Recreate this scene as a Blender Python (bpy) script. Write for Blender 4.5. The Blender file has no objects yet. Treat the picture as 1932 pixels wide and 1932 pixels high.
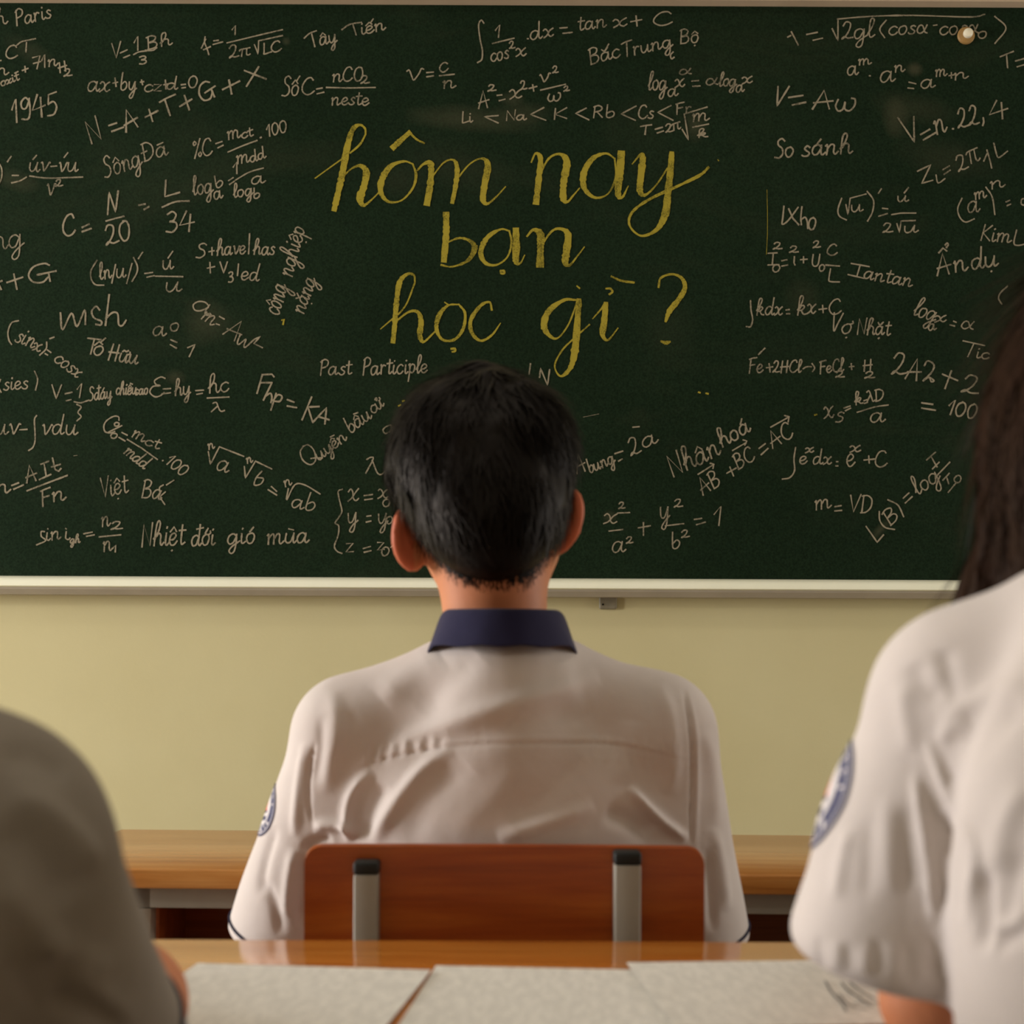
import bpy, math, random
import numpy as np
from mathutils import Vector, Matrix
from mathutils.bvhtree import BVHTree

random.seed(7)
rng = np.random.default_rng(7)
SC = bpy.context.scene
COL = SC.collection

# ------------------------------------------------------------------ camera
FPX, U0, V0, ROLL, EYE = 2800.0, 966.0, 1235.0, 0.0047, 1.0
cam_data = bpy.data.cameras.new('camera')
cam = bpy.data.objects.new('camera', cam_data)
COL.objects.link(cam)
cam_data.sensor_fit = 'HORIZONTAL'
cam_data.sensor_width = 36.0
cam_data.lens = FPX / 1932.0 * 36.0
cam_data.shift_y = (V0 - 966.0) / 1932.0
ca, sa = math.cos(ROLL), math.sin(ROLL)
cam.matrix_world = Matrix(((ca, -sa, 0, 0), (0, 0, -1, 0), (sa, ca, 0, EYE), (0, 0, 0, 1)))
cam_data.clip_start = 0.02
cam_data.dof.use_dof = True
cam_data.dof.focus_distance = 2.55
cam_data.dof.aperture_fstop = 6.3
cam_data.dof.aperture_blades = 9
SC.camera = cam

# ------------------------------------------------------------------ world, daylight, exposure
world = bpy.data.worlds.new('world')
SC.world = world
world.use_nodes = True
world.node_tree.nodes['Background'].inputs[0].default_value = (0.75, 0.85, 1.0, 1)
world.node_tree.nodes['Background'].inputs[1].default_value = 0.6
SC.view_settings.view_transform = 'Standard'
SC.view_settings.look = 'None'
SC.view_settings.gamma = 1.0
SC.view_settings.use_curve_mapping = False
SC.view_settings.exposure = -0.17

def area_light(name, loc, rot, sx, sy, power, color, parent=None):
    d = bpy.data.lights.new(name, 'AREA')
    d.shape = 'RECTANGLE'
    d.size, d.size_y, d.energy, d.color = sx, sy, power, color
    o = bpy.data.objects.new(name, d)
    COL.objects.link(o)
    o.location, o.rotation_euler = loc, rot
    if parent: o.parent = parent
    return o

# daylight entering the window openings of the left wall (faces +X)
WIN = [(1.10, 1.62, 370), (1.86, 2.50, 140)]
for k, (ya, yb, pw) in enumerate(WIN):
    area_light('window_or_fill_light', (-4.26, (ya + yb) / 2, 1.38), (0, -math.radians(80), 0), 1.4, yb - ya,
               pw * (yb - ya), (1.0, 0.975, 0.955))

R_FILL_WIN = (1.70, 2.75)
area_light('window_or_fill_light', (3.26, sum(R_FILL_WIN) / 2, 1.38), (0, math.radians(80), 0), 1.4, R_FILL_WIN[1] - R_FILL_WIN[0], 44 * (R_FILL_WIN[1] - R_FILL_WIN[0]), (1.0, 0.965, 0.93))  # fill through an unseen right window, added to brighten that side

# ------------------------------------------------------------------ helpers
def W(u, v, d):
    """pixel of the 1932 frame -> world point at distance d in front of the camera"""
    x, y = u - U0, v - V0
    return np.array([(x * ca + y * sa) * d / FPX, d, EYE - (y * ca - x * sa) * d / FPX])

def px_of(P):
    x = P[:, 0] * FPX / P[:, 1]
    y = (EYE - P[:, 2]) * FPX / P[:, 1]
    return U0 + x * ca - y * sa, V0 + x * sa + y * ca

def tag(o, label=None, cat=None, group=None, kind=None):
    if label: o['label'] = label
    if cat: o['category'] = cat
    if group: o['group'] = group
    if kind: o['kind'] = kind
    return o

def empty(name, loc, label, cat, rotz=0.0, group=None):
    o = bpy.data.objects.new(name, None)
    COL.objects.link(o)
    o.location = loc
    o.rotation_euler = (0, 0, rotz)
    o.empty_display_size = 0.05
    return tag(o, label, cat, group)

def link_mesh(name, verts, faces, mats, parent=None, smooth=False, world_coords=True, fmat=None, label=None):
    me = bpy.data.meshes.new(name)
    v = verts.tolist() if hasattr(verts, 'tolist') else verts
    f = faces.tolist() if hasattr(faces, 'tolist') else faces
    me.from_pydata(v, [], f)
    if not isinstance(mats, (list, tuple)): mats = [mats]
    for m in mats: me.materials.append(m)
    if fmat is not None: me.polygons.foreach_set('material_index', np.asarray(fmat, dtype=np.int32))
    if smooth: me.polygons.foreach_set('use_smooth', np.ones(len(me.polygons), dtype=bool))
    me.update()
    o = bpy.data.objects.new(name, me)
    COL.objects.link(o)
    if parent is not None:
        o.parent = parent
        if world_coords:
            bpy.context.view_layer.update()
            o.matrix_parent_inverse = parent.matrix_world.inverted()
    if label: o['label'] = label
    return o

class MB:
    """collects shapes into one mesh"""
    def __init__(s): s.v, s.f = [], []
    def add(s, vs, fs):
        n = len(s.v)
        s.v += [tuple(p) for p in vs]
        s.f += [tuple(i + n for i in q) for q in fs]
    def box(s, x0, x1, y0, y1, z0, z1, bev=0.0):
        if bev <= 0:
            vs = [(x, y, z) for x in (x0, x1) for y in (y0, y1) for z in (z0, z1)]
            s.add(vs, [(0, 1, 3, 2), (4, 6, 7, 5), (0, 4, 5, 1), (2, 3, 7, 6), (0, 2, 6, 4), (1, 5, 7, 3)])
            return
        b = bev
        import bmesh
        bm = bmesh.new()
        bmesh.ops.create_cube(bm, size=1.0)
        for q in bm.verts:
            q.co = Vector(((x0 + x1) / 2 + q.co.x * (x1 - x0), (y0 + y1) / 2 + q.co.y * (y1 - y0), (z0 + z1) / 2 + q.co.z * (z1 - z0)))
        bmesh.ops.bevel(bm, geom=list(bm.edges), offset=b, segments=3, affect='EDGES', profile=0.5)
        bm.verts.index_update()
        s.add([tuple(q.co) for q in bm.verts], [tuple(q.index for q in f.verts) for f in bm.faces])
        bm.free()
    def extrude_x(s, prof, x0, x1):
        n = len(prof)
        s.add([(x0, y, z) for y, z in prof] + [(x1, y, z) for y, z in prof],
              [(i, (i + 1) % n, n + (i + 1) % n, n + i) for i in range(n)] + [tuple(range(n))[::-1], tuple(range(n, 2 * n))])
    def cyl(s, a, b, ra, rb=None, n=20, cap=True):
        rb = ra if rb is None else rb
        a, b = Vector(a), Vector(b)
        w = (b - a).normalized()
        u = w.orthogonal().normalized()
        t = w.cross(u)
        vs = []
        for c, r in ((a, ra), (b, rb)):
            for i in range(n):
                q = 2 * math.pi * i / n
                vs.append(c + (u * math.cos(q) + t * math.sin(q)) * r)
        fs = [(i, (i + 1) % n, n + (i + 1) % n, n + i) for i in range(n)]
        if cap: fs += [tuple(range(n))[::-1], tuple(range(n, 2 * n))]
        s.add(vs, fs)
    def lathe(s, prof, origin, axis='-y', n=28):
        m = len(prof)
        vs = []
        for r, h in prof:
            for i in range(n):
                q = 2 * math.pi * i / n
                vs.append((origin[0] + r * math.cos(q), origin[1] - h, origin[2] + r * math.sin(q)))
        fs = [(j * n + i, j * n + (i + 1) % n, (j + 1) * n + (i + 1) % n, (j + 1) * n + i) for j in range(m - 1) for i in range(n)]
        fs += [tuple(range(n))[::-1], tuple(range((m - 1) * n, m * n))]
        s.add(vs, fs)
    def build(s, name, mat, parent=None, smooth=False, label=None, world_coords=True):
        o = link_mesh(name, s.v, s.f, mat, parent, False, world_coords, None, label)
        if smooth:
            me = o.data
            me.polygons.foreach_set('use_smooth', np.ones(len(me.polygons), dtype=bool))
            try: me.set_sharp_from_angle(angle=math.radians(35))
            except Exception: pass
        return o

# ------------------------------------------------------------------ materials
def srgb(r, g, b):
    def f(c):
        c /= 255.0
        return c / 12.92 if c <= 0.04045 else ((c + 0.055) / 1.055) ** 2.4
    return (f(r), f(g), f(b), 1.0)

def new_mat(name):
    m = bpy.data.materials.new(name)
    m.use_nodes = True
    nt = m.node_tree
    return m, nt, nt.nodes['Principled BSDF']

def noise(nt, scale, detail=3.0, rough=0.55, mapping=(1, 1, 1), coord='Object', dist=0.0):
    tc = nt.nodes.new('ShaderNodeTexCoord')
    mp = nt.nodes.new('ShaderNodeMapping')
    mp.inputs['Scale'].default_value = mapping
    nt.links.new(tc.outputs[coord], mp.inputs[0])
    n = nt.nodes.new('ShaderNodeTexNoise')
    n.inputs['Scale'].default_value = scale
    n.inputs['Detail'].default_value = detail
    n.inputs['Roughness'].default_value = rough
    n.inputs['Distortion'].default_value = dist
    nt.links.new(mp.outputs[0], n.inputs['Vector'])
    return n

def ramp(nt, src, stops):
    r = nt.nodes.new('ShaderNodeValToRGB')
    e = r.color_ramp.elements
    while len(e) < len(stops): e.new(0.5)
    for el, (p, c) in zip(e, stops): el.position, el.color = p, c
    nt.links.new(src, r.inputs[0])
    return r

def mix(nt, fac, a, b, mode='MIX'):
    m = nt.nodes.new('ShaderNodeMix')
    m.data_type, m.blend_type = 'RGBA', mode
    for sock, val in ((m.inputs[0], fac), (m.inputs[6], a), (m.inputs[7], b)):
        if hasattr(val, 'links'): nt.links.new(val, sock)
        else: sock.default_value = val
    return m.outputs[2]

def bump(nt, bs, src, strength, dist=0.002):
    b = nt.nodes.new('ShaderNodeBump')
    b.inputs['Strength'].default_value = strength
    b.inputs['Distance'].default_value = dist
    nt.links.new(src, b.inputs['Height'])
    nt.links.new(b.outputs[0], bs.inputs['Normal'])

def simple(name, c1, c2, scale, rough, spec=0.5, mapping=(1, 1, 1), bmp=0.0, bscale=None, metallic=0.0, detail=3.0):
    m, nt, bs = new_mat(name)
    n = noise(nt, scale, detail, mapping=mapping)
    r = ramp(nt, n.outputs['Fac'], [(0.3, c1), (0.7, c2)])
    nt.links.new(r.outputs[0], bs.inputs['Base Color'])
    bs.inputs['Roughness'].default_value = rough
    bs.inputs['Specular IOR Level'].default_value = spec
    bs.inputs['Metallic'].default_value = metallic
    if bmp:
        n2 = noise(nt, bscale or scale * 8, 4.0)
        bump(nt, bs, n2.outputs['Fac'], bmp)
    return m

def wood(name, dark, mid, light, rough, coat=0.0, stretch=(1.6, 22, 22), knots=False):
    m, nt, bs = new_mat(name)
    n = noise(nt, 2.2, 6.0, 0.6, stretch, dist=0.6)
    r = ramp(nt, n.outputs['Fac'], [(0.25, dark), (0.48, mid), (0.72, light)])
    n2 = noise(nt, 5.0, 8.0, 0.7, (stretch[0] * 0.8, stretch[1] * 3, stretch[2] * 3))
    r2 = ramp(nt, n2.outputs['Fac'], [(0.3, (0.72, 0.68, 0.62, 1)), (0.55, (1, 1, 1, 1))])
    c = mix(nt, 0.6, r.outputs[0], r2.outputs[0], 'MULTIPLY')
    if knots:
        n3 = noise(nt, 3.0, 2.0, 0.5, (2.2, 30, 30))
        r3 = ramp(nt, n3.outputs['Fac'], [(0.70, (0, 0, 0, 1)), (0.76, (1, 1, 1, 1))])
        c = mix(nt, r3.outputs[0], c, srgb(70, 38, 14))
    nt.links.new(c, bs.inputs['Base Color'])
    bs.inputs['Roughness'].default_value = rough
    bs.inputs['Coat Weight'].default_value = coat
    bs.inputs['Coat Roughness'].default_value = 0.05
    bump(nt, bs, n2.outputs['Fac'], 0.05, 0.001)
    return m

M = {}
M['wall'] = simple('wall_paint', srgb(201, 190, 145), srgb(207, 197, 153), 3.0, 0.85, 0.2, bmp=0.12, bscale=140)
M['ceiling'] = simple('ceiling_paint', srgb(186, 182, 172), srgb(192, 188, 178), 3.0, 0.9, 0.2)
M['sidewall'] = simple('side_wall_paint', srgb(196, 188, 164), srgb(202, 194, 172), 3.0, 0.9, 0.2)
M['floor'] = simple('floor_tiles', srgb(120, 105, 88), srgb(140, 124, 104), 4.0, 0.4, 0.4)
M['white_frame'] = simple('window_frame_paint', srgb(205, 205, 200), srgb(215, 215, 210), 5.0, 0.5)
M['lamp_white'] = simple('lamp_housing_paint', srgb(220, 220, 215), srgb(228, 228, 222), 5.0, 0.4)
M['desk_top'] = wood('varnished_desk_wood', srgb(170, 96, 32), srgb(206, 126, 48), srgb(224, 150, 68), 0.10, 0.0)
M['front_top'] = wood('front_desk_wood', srgb(154, 94, 42), srgb(186, 124, 62), srgb(204, 148, 84), 0.18, 0.0, knots=True)
M['chair_ply'] = wood('reddish_plywood', srgb(134, 56, 13), srgb(164, 76, 20), srgb(182, 96, 32), 0.32)
M['shelf_wood'] = wood('brown_shelf_wood', srgb(112, 56, 24), srgb(146, 78, 34), srgb(164, 94, 44), 0.45)
M['grey_steel'] = simple('grey_painted_steel', srgb(150, 146, 134), srgb(162, 158, 146), 12, 0.45, 0.4, bmp=0.03, bscale=200)
M['black_rubber'] = simple('black_rubber', srgb(26, 28, 26), srgb(36, 38, 36), 20, 0.6, 0.3)
M['ledge'] = simple('cream_aluminium', srgb(240, 238, 212), srgb(244, 242, 218), 10, 0.35, 0.5)
M['ledge_lip'] = simple('grey_aluminium', srgb(168, 158, 140), srgb(180, 170, 152), 10, 0.45, 0.4)
M['rail'] = simple('brown_aluminium', srgb(186, 164, 136), srgb(194, 172, 144), 10, 0.5, 0.4)
M['bracket'] = simple('bracket_steel', srgb(120, 112, 92), srgb(140, 132, 110), 30, 0.5, 0.4)
M['hole'] = simple('dark_hole', srgb(24, 20, 16), srgb(30, 26, 20), 30, 0.8, 0.1)
M['knob_white'] = simple('ivory_knob', srgb(236, 226, 196), srgb(242, 234, 208), 30, 0.3, 0.5)
M['knob_brown'] = simple('brown_washer', srgb(150, 116, 64), srgb(164, 128, 74), 60, 0.5, 0.4)

def chalk_mat(name, col, cover_lo, cover_hi):
    m, nt, bs = new_mat(name)
    n = noise(nt, 420.0, 3.0, 0.7)
    n2 = noise(nt, 26.0, 3.0, 0.6)
    a = nt.nodes.new('ShaderNodeMath'); a.operation = 'ADD'
    nt.links.new(n.outputs['Fac'], a.inputs[0]); nt.links.new(n2.outputs['Fac'], a.inputs[1])
    r = ramp(nt, a.outputs[0], [(cover_lo, (0, 0, 0, 1)), (cover_hi, (1, 1, 1, 1))])
    r.color_ramp.interpolation = 'LINEAR'
    c = mix(nt, r.outputs[0], tuple(x * 0.34 + y * 0.6 for x, y in zip(col, BOARD_COL)), col)
    nt.links.new(c, bs.inputs['Base Color'])
    bs.inputs['Roughness'].default_value = 0.95
    bs.inputs['Specular IOR Level'].default_value = 0.05
    return m

BOARD_COL = srgb(23, 36, 22)
M['chalk'] = chalk_mat('white_chalk', srgb(150, 139, 116), 0.78, 1.12)
M['chalk_yellow'] = chalk_mat('yellow_chalk', srgb(158, 143, 52), 0.78, 1.26)

def board_material():
    m, nt, bs = new_mat('green_board')
    n = noise(nt, 1.7, 4.0, 0.6)
    r = ramp(nt, n.outputs['Fac'], [(0.3, srgb(20, 33, 19)), (0.7, srgb(26, 40, 25))])
    c = r.outputs[0]
    # fine speckle of the board enamel
    n2 = noise(nt, 230.0, 2.0, 0.6)
    r2 = ramp(nt, n2.outputs['Fac'], [(0.3, (0.62, 0.64, 0.62, 1)), (0.7, (1.38, 1.36, 1.38, 1))])
    c = mix(nt, 1.0, c, r2.outputs[0], 'MULTIPLY')
    # rubbed chalk dust: overall faint wipe marks plus a few patches with a shape of their own
    n3 = noise(nt, 2.4, 6.0, 0.68, (0.7, 1, 1.6), dist=0.8)
    r3 = ramp(nt, n3.outputs['Fac'], [(0.52, (0, 0, 0, 1)), (0.85, (0.06, 0.06, 0.06, 1))])
    c = mix(nt, r3.outputs[0], c, srgb(120, 112, 84))
    tc = nt.nodes.new('ShaderNodeTexCoord')
    nw = noise(nt, 9.0, 5.0, 0.65)
    for (u, v, ru, rv, ang, amt) in SMUDGES:
        p = W(u, v, BOARD_Y)
        mp = nt.nodes.new('ShaderNodeMapping')
        mp.vector_type = 'TEXTURE'
        mp.inputs['Location'].default_value = p
        mp.inputs['Rotation'].default_value = (0, math.radians(ang), 0)
        k = BOARD_Y / FPX
        mp.inputs['Scale'].default_value = (ru * k, 1.0, rv * k)
        nt.links.new(tc.outputs['Object'], mp.inputs[0])
        ln = nt.nodes.new('ShaderNodeVectorMath'); ln.operation = 'LENGTH'
        nt.links.new(mp.outputs[0], ln.inputs[0])
        ad = nt.nodes.new('ShaderNodeMath'); ad.operation = 'ADD'
        nt.links.new(ln.outputs['Value'], ad.inputs[0]); nt.links.new(nw.outputs['Fac'], ad.inputs[1])
        rr = ramp(nt, ad.outputs[0], [(0.0, (1, 1, 1, 1)), (1.0, (0, 0, 0, 1))])
        mr = nt.nodes.new('ShaderNodeMapRange')
        mr.inputs['From Min'].default_value = 1.55; mr.inputs['From Max'].default_value = 0.7
        mr.inputs['To Min'].default_value = 0.0; mr.inputs['To Max'].default_value = amt * 0.5
        nt.nodes.remove(rr)
        nt.links.new(ad.outputs[0], mr.inputs['Value'])
        c = mix(nt, mr.outputs[0], c, srgb(128, 120, 92))
    nt.links.new(c, bs.inputs['Base Color'])
    bs.inputs['Roughness'].default_value = 0.75
    bs.inputs['Specular IOR Level'].default_value = 0.06
    return m

BOARD_Y = 3.062
SMUDGES = [(890, 226, 130, 26, 4, 0.22), (985, 212, 60, 22, 0, 0.15), (1690, 225, 26, 40, 0, 0.25), (1730, 205, 90, 30, 10, 0.12),
           (1310, 235, 26, 36, 0, 0.22), (388, 605, 44, 44, 0, 0.16), (330, 712, 22, 16, 0, 0.2), (880, 172, 0.1, 0.1, 0, 0),
           (1660, 1000, 30, 10, -45, 0.3), (1725, 130, 16, 14, 0, 0.35), (965, 186, 26, 14, 0, 0.2), (60, 100, 60, 22, 30, 0.12),
           (30, 340, 50, 20, 15, 0.16), (870, 320, 120, 60, 20, 0.06), (1150, 975, 16, 14, 0, 0.25), (540, 78, 9, 9, 0, 0.25),
           (750, 340, 60, 40, 0, 0.08), (1515, 560, 40, 40, 0, 0.10), (1790, 300, 120, 40, 10, 0.1), (1260, 620, 60, 80, 0, 0.05)]
M['board'] = board_material()

def cloth(name, base, tint, bscale=900.0):
    m, nt, bs = new_mat(name)
    n = noise(nt, 14.0, 4.0)
    r = ramp(nt, n.outputs['Fac'], [(0.3, base), (0.7, tint)])
    nt.links.new(r.outputs[0], bs.inputs['Base Color'])
    bs.inputs['Roughness'].default_value = 0.9
    bs.inputs['Specular IOR Level'].default_value = 0.15
    bs.inputs['Sheen Weight'].default_value = 0.15
    n2 = noise(nt, bscale, 2.0)
    n3 = noise(nt, 38.0, 3.0, 0.5)
    ad = nt.nodes.new('ShaderNodeMath'); ad.operation = 'MULTIPLY_ADD'
    ad.inputs[1].default_value = 4.0
    nt.links.new(n3.outputs['Fac'], ad.inputs[0]); nt.links.new(n2.outputs['Fac'], ad.inputs[2])
    bump(nt, bs, ad.outputs[0], 0.14, 0.002)
    return m

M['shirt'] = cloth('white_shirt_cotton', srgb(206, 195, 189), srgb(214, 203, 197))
M['shirt_shaded'] = cloth('shade_toned_shirt_cotton', srgb(142, 132, 121), srgb(150, 140, 129))  # white shirt in shadow: the shade is put into a darker cloth colour
M['navy'] = cloth('navy_cotton', srgb(36, 34, 62), srgb(42, 40, 70))
M['trousers'] = cloth('dark_trouser_cloth', srgb(28, 30, 44), srgb(34, 36, 50))
M['piping'] = simple('navy_piping', srgb(28, 28, 48), srgb(34, 34, 56), 40, 0.8, 0.2)
M['shoe'] = simple('black_shoe', srgb(24, 24, 24), srgb(32, 32, 32), 20, 0.4)
M['badge_white'] = simple('badge_white_thread', srgb(214, 206, 204), srgb(222, 214, 212), 60, 0.8, 0.2)
M['badge_blue'] = simple('badge_blue_thread', srgb(40, 46, 84), srgb(52, 58, 98), 60, 0.8, 0.2)
M['badge_red'] = simple('badge_red_thread', srgb(226, 70, 50), srgb(236, 84, 62), 60, 0.8, 0.2)

def skin_mat(name, a, b):
    m, nt, bs = new_mat(name)
    n = noise(nt, 30.0, 4.0)
    r = ramp(nt, n.outputs['Fac'], [(0.3, a), (0.7, b)])
    nt.links.new(r.outputs[0], bs.inputs['Base Color'])
    bs.inputs['Roughness'].default_value = 0.55
    bs.inputs['Specular IOR Level'].default_value = 0.35
    bs.inputs['Subsurface Weight'].default_value = 0.12
    bs.inputs['Subsurface Radius'].default_value = (0.012, 0.005, 0.003)
    bs.inputs['Subsurface Scale'].default_value = 0.5
    return m
M['skin_ear'] = skin_mat('flushed_ear_skin', srgb(194, 102, 68), srgb(200, 110, 76))
M['skin'] = skin_mat('tan_skin', srgb(192, 122, 84), srgb(200, 130, 92))

def hair_mat(name, a, b, rough=0.42, spec=0.35):
    m, nt, bs = new_mat(name)
    n = noise(nt, 60.0, 4.0, 0.6, (1, 1, 0.12))
    r = ramp(nt, n.outputs['Fac'], [(0.3, a), (0.7, b)])
    nt.links.new(r.outputs[0], bs.inputs['Base Color'])
    bs.inputs['Roughness'].default_value = rough
    bs.inputs['Specular IOR Level'].default_value = spec
    bs.inputs['Specular Tint'].default_value = (1.0, 0.82, 0.68, 1)
    bump(nt, bs, n.outputs['Fac'], 0.3, 0.003)
    return m
M['hair_black'] = hair_mat('black_hair', srgb(7, 6, 5), srgb(15, 12, 10), 0.52, 0.13)
M['hair_brown'] = hair_mat('dark_brown_hair', srgb(24, 14, 9), srgb(50, 30, 19), 0.55, 0.10)
M['eye'] = simple('eye_white', srgb(225, 220, 214), srgb(232, 228, 222), 30, 0.2)

def paper_mat(name):
    m, nt, bs = new_mat(name)
    tc = nt.nodes.new('ShaderNodeTexCoord')
    mp = nt.nodes.new('ShaderNodeMapping')
    nt.links.new(tc.outputs['Object'], mp.inputs[0])
    wv = nt.nodes.new('ShaderNodeTexWave')
    wv.wave_type, wv.bands_direction = 'BANDS', 'Y'
    wv.inputs['Scale'].default_value = 36.0
    nt.links.new(mp.outputs[0], wv.inputs['Vector'])
    r = ramp(nt, wv.outputs['Fac'], [(0.45, (0, 0, 0, 1)), (0.6, (1, 1, 1, 1))])
    n = noise(nt, 60.0, 4.0, 0.7, (2.2, 0.6, 1))
    r2 = ramp(nt, n.outputs['Fac'], [(0.42, (0, 0, 0, 1)), (0.56, (1, 1, 1, 1))])
    f = mix(nt, 1.0, r.outputs[0], r2.outputs[0], 'MULTIPLY')
    f = mix(nt, 1.0, f, (0.34, 0.34, 0.34, 1), 'MULTIPLY')
    c = mix(nt, f, srgb(230, 226, 218), srgb(130, 128, 126))
    nt.links.new(c, bs.inputs['Base Color'])
    bs.inputs['Roughness'].default_value = 0.8
    bs.inputs['Specular IOR Level'].default_value = 0.2
    return m
M['paper'] = paper_mat('printed_paper')
M['pencil'] = simple('pencil_grey', srgb(112, 110, 106), srgb(126, 124, 120), 60, 0.9, 0.1)
# ------------------------------------------------------------------ the room
XL, XR, YB, YF, ZC = -4.2, 3.2, -4.0, 3.10, 3.3
def struct(name, mb, mat):
    return tag(mb.build(name, mat), kind='structure')
b = MB(); b.box(XL - .12, XR + .12, YB - .12, YF + .12, -0.1, 0.0); struct('floor', b, M['floor'])
b = MB(); b.box(XL - .12, XR + .12, YB - .12, YF + .12, ZC, ZC + 0.1); struct('ceiling', b, M['ceiling'])
b = MB(); b.box(XL - .12, XR + .12, YF, YF + .12, 0, ZC); struct('wall_front', b, M['wall'])
b = MB(); b.box(XL - .12, XR + .12, YB - .12, YB, 0, ZC); struct('wall_rear', b, M['sidewall'])
WZ0, WZ1 = 0.65, 2.1
b = MB()
b.box(XR, XR + .12, YB, YF, 0, WZ0); b.box(XR, XR + .12, YB, YF, WZ1, ZC)
b.box(XR, XR + .12, YB, R_FILL_WIN[0], WZ0, WZ1); b.box(XR, XR + .12, R_FILL_WIN[1], YF, WZ0, WZ1)
struct('wall_right', b, M['sidewall'])
b = MB()
b.box(XL - .12, XL, YB, YF, 0, WZ0); b.box(XL - .12, XL, YB, YF, WZ1, ZC)
ys = [YB] + [y for w in WIN for y in w[:2]] + [YF]
for k in range(0, len(ys), 2): b.box(XL - .12, XL, ys[k], ys[k + 1], WZ0, WZ1)
struct('wall_left', b, M['sidewall'])
for k, (ya, yb, x0) in enumerate([w[:2] + (XL - .045,) for w in WIN] + [R_FILL_WIN + (XR + .005,)]):  # last frame belongs to the added fill window on the right
    b = MB()
    t = 0.035
    x1 = x0 + .04
    b.box(x0, x1, ya, yb, WZ0, WZ0 + t); b.box(x0, x1, ya, yb, WZ1 - t, WZ1)
    b.box(x0, x1, ya, ya + t, WZ0, WZ1); b.box(x0, x1, yb - t, yb, WZ0, WZ1)
    b.box(x0, x1, (ya + yb) / 2 - t / 2, (ya + yb) / 2 + t / 2, WZ0, WZ1)
    struct('window_%d' % (k + 1), b, M['white_frame'])
for side, (x0, x1, y0, y1) in {'front': (XL, XR, YF - .012, YF), 'right': (XR - .012, XR, YB, YF)}.items():
    b = MB(); b.box(x0, x1, y0, y1, 0.0, 0.1); struct('baseboard_' + side, b, M['shelf_wood'])

# ------------------------------------------------------------------ ceiling lamps
def ceiling_lamp(y, power, label):
    e = empty('ceiling_lamp', (0.0, y, ZC), label, 'lamp')
    b = MB(); b.box(-0.62, 0.62, y - .05, y + .05, ZC - .06, ZC, 0.008); b.build('housing', M['lamp_white'], e)
    m, nt, bs = new_mat('lit_tube')
    bs.inputs['Emission Color'].default_value = (1, 0.95, 0.85, 1)
    bs.inputs['Emission Strength'].default_value = 3.0
    b = MB(); b.cyl((-0.6, y, ZC - .085), (0.6, y, ZC - .085), 0.014); b.build('tube', m, e, True)
    area_light('lamp_glow', (0, 0, -0.11), (0, 0, 0), 1.2, 0.30, power, (1.0, 0.93, 0.82), e)
ceiling_lamp(1.30, 7, 'white fluorescent tube lamp on the ceiling nearer the board')
ceiling_lamp(-1.8, 16, 'unseen white fluorescent tube lamp on the ceiling behind the pupils, added fill')  # unseen rear lamp, turned up to fill the backs

# ------------------------------------------------------------------ chalkboard
board = empty('chalkboard', (0, YF, W(966, 1126, 3.08)[2]), 'wide dark green chalkboard covered in formulas on the classroom wall', 'chalkboard')
BX0, BX1 = -1.75, 1.85
zT = W(966, 10, BOARD_Y)[2]; zB = W(966, 1092, BOARD_Y)[2]
# the board hangs with the same slight tilt as the picture shows against the level
b = MB(); b.box(BX0, BX1, BOARD_Y, YF, zB - 0.01, zT + 0.02); b.build('panel', M['board'], board)
b = MB()
b.extrude_x([(YF, zT + .045), (BOARD_Y - .030, zT + .045), (BOARD_Y - .034, zT + .040), (BOARD_Y - .034, zT + .004), (BOARD_Y - .028, zT), (YF, zT)], BX0 - .03, BX1 + .03)
b.build('frame_rail', M['rail'], board)
for x in (BX0 - .03, BX1 - .005):
    b = MB(); b.box(x, x + .035, BOARD_Y - .02, YF, zB - .02, zT + .02, 0.003); b.build('frame_side', M['rail'], board)
b = MB()
b.extrude_x([(YF, zB), (BOARD_Y - .006, zB + .001), (BOARD_Y - .020, zB - .004), (BOARD_Y - .026, zB - .010), (BOARD_Y - .028, zB - .020), (BOARD_Y - .024, zB - .0225), (YF, zB - .0225)], BX0 - .03, BX1 + .03)
b.build('chalk_ledge', M['ledge'], board, True)
b = MB()
b.extrude_x([(YF, zB - .0226), (BOARD_Y - .023, zB - .0226), (BOARD_Y - .021, zB - .0265), (BOARD_Y - .008, zB - .037), (YF, zB - .037)], BX0 - .03, BX1 + .03)
b.build('ledge_lip', M['ledge_lip'], board, label='grey lower lip under the cream chalk ledge')
c = W(1147, 1137, YF - .005)
br = MB(); br.box(c[0] - .0185, c[0] + .0185, YF - .008, YF, c[2] - .014, c[2] + .02, .004)
bro = br.build('mounting_bracket', M['bracket'], board, label='small grey steel plate under the ledge')
for dx, dz in ((-.0105, -.004), (-.006, .012), (.0105, .012)):
    h = MB(); h.lathe([(.0021, 0), (.0021, .0006), (.001, .0007)], (c[0] + dx, YF - .008, c[2] + dz), n=12); h.build('screw_hole', M['hole'], bro)
c = W(1822, 68, BOARD_Y)
k = MB(); k.lathe([(.0175, 0), (.0178, .003), (.016, .006), (.011, .0075), (.008, .008)], c); kn = k.build('fixing_knob', M['knob_brown'], board, True, label='brown washer with ivory knob')
k = MB(); k.lathe([(.008, .007), (.0096, .010), (.0098, .014), (.0085, .018), (.005, .0205), (.001, .021)], (c[0] + .001, c[1], c[2] + .0006)); k.build('knob_head', M['knob_white'], kn, True, label='ivory round head')

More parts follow.
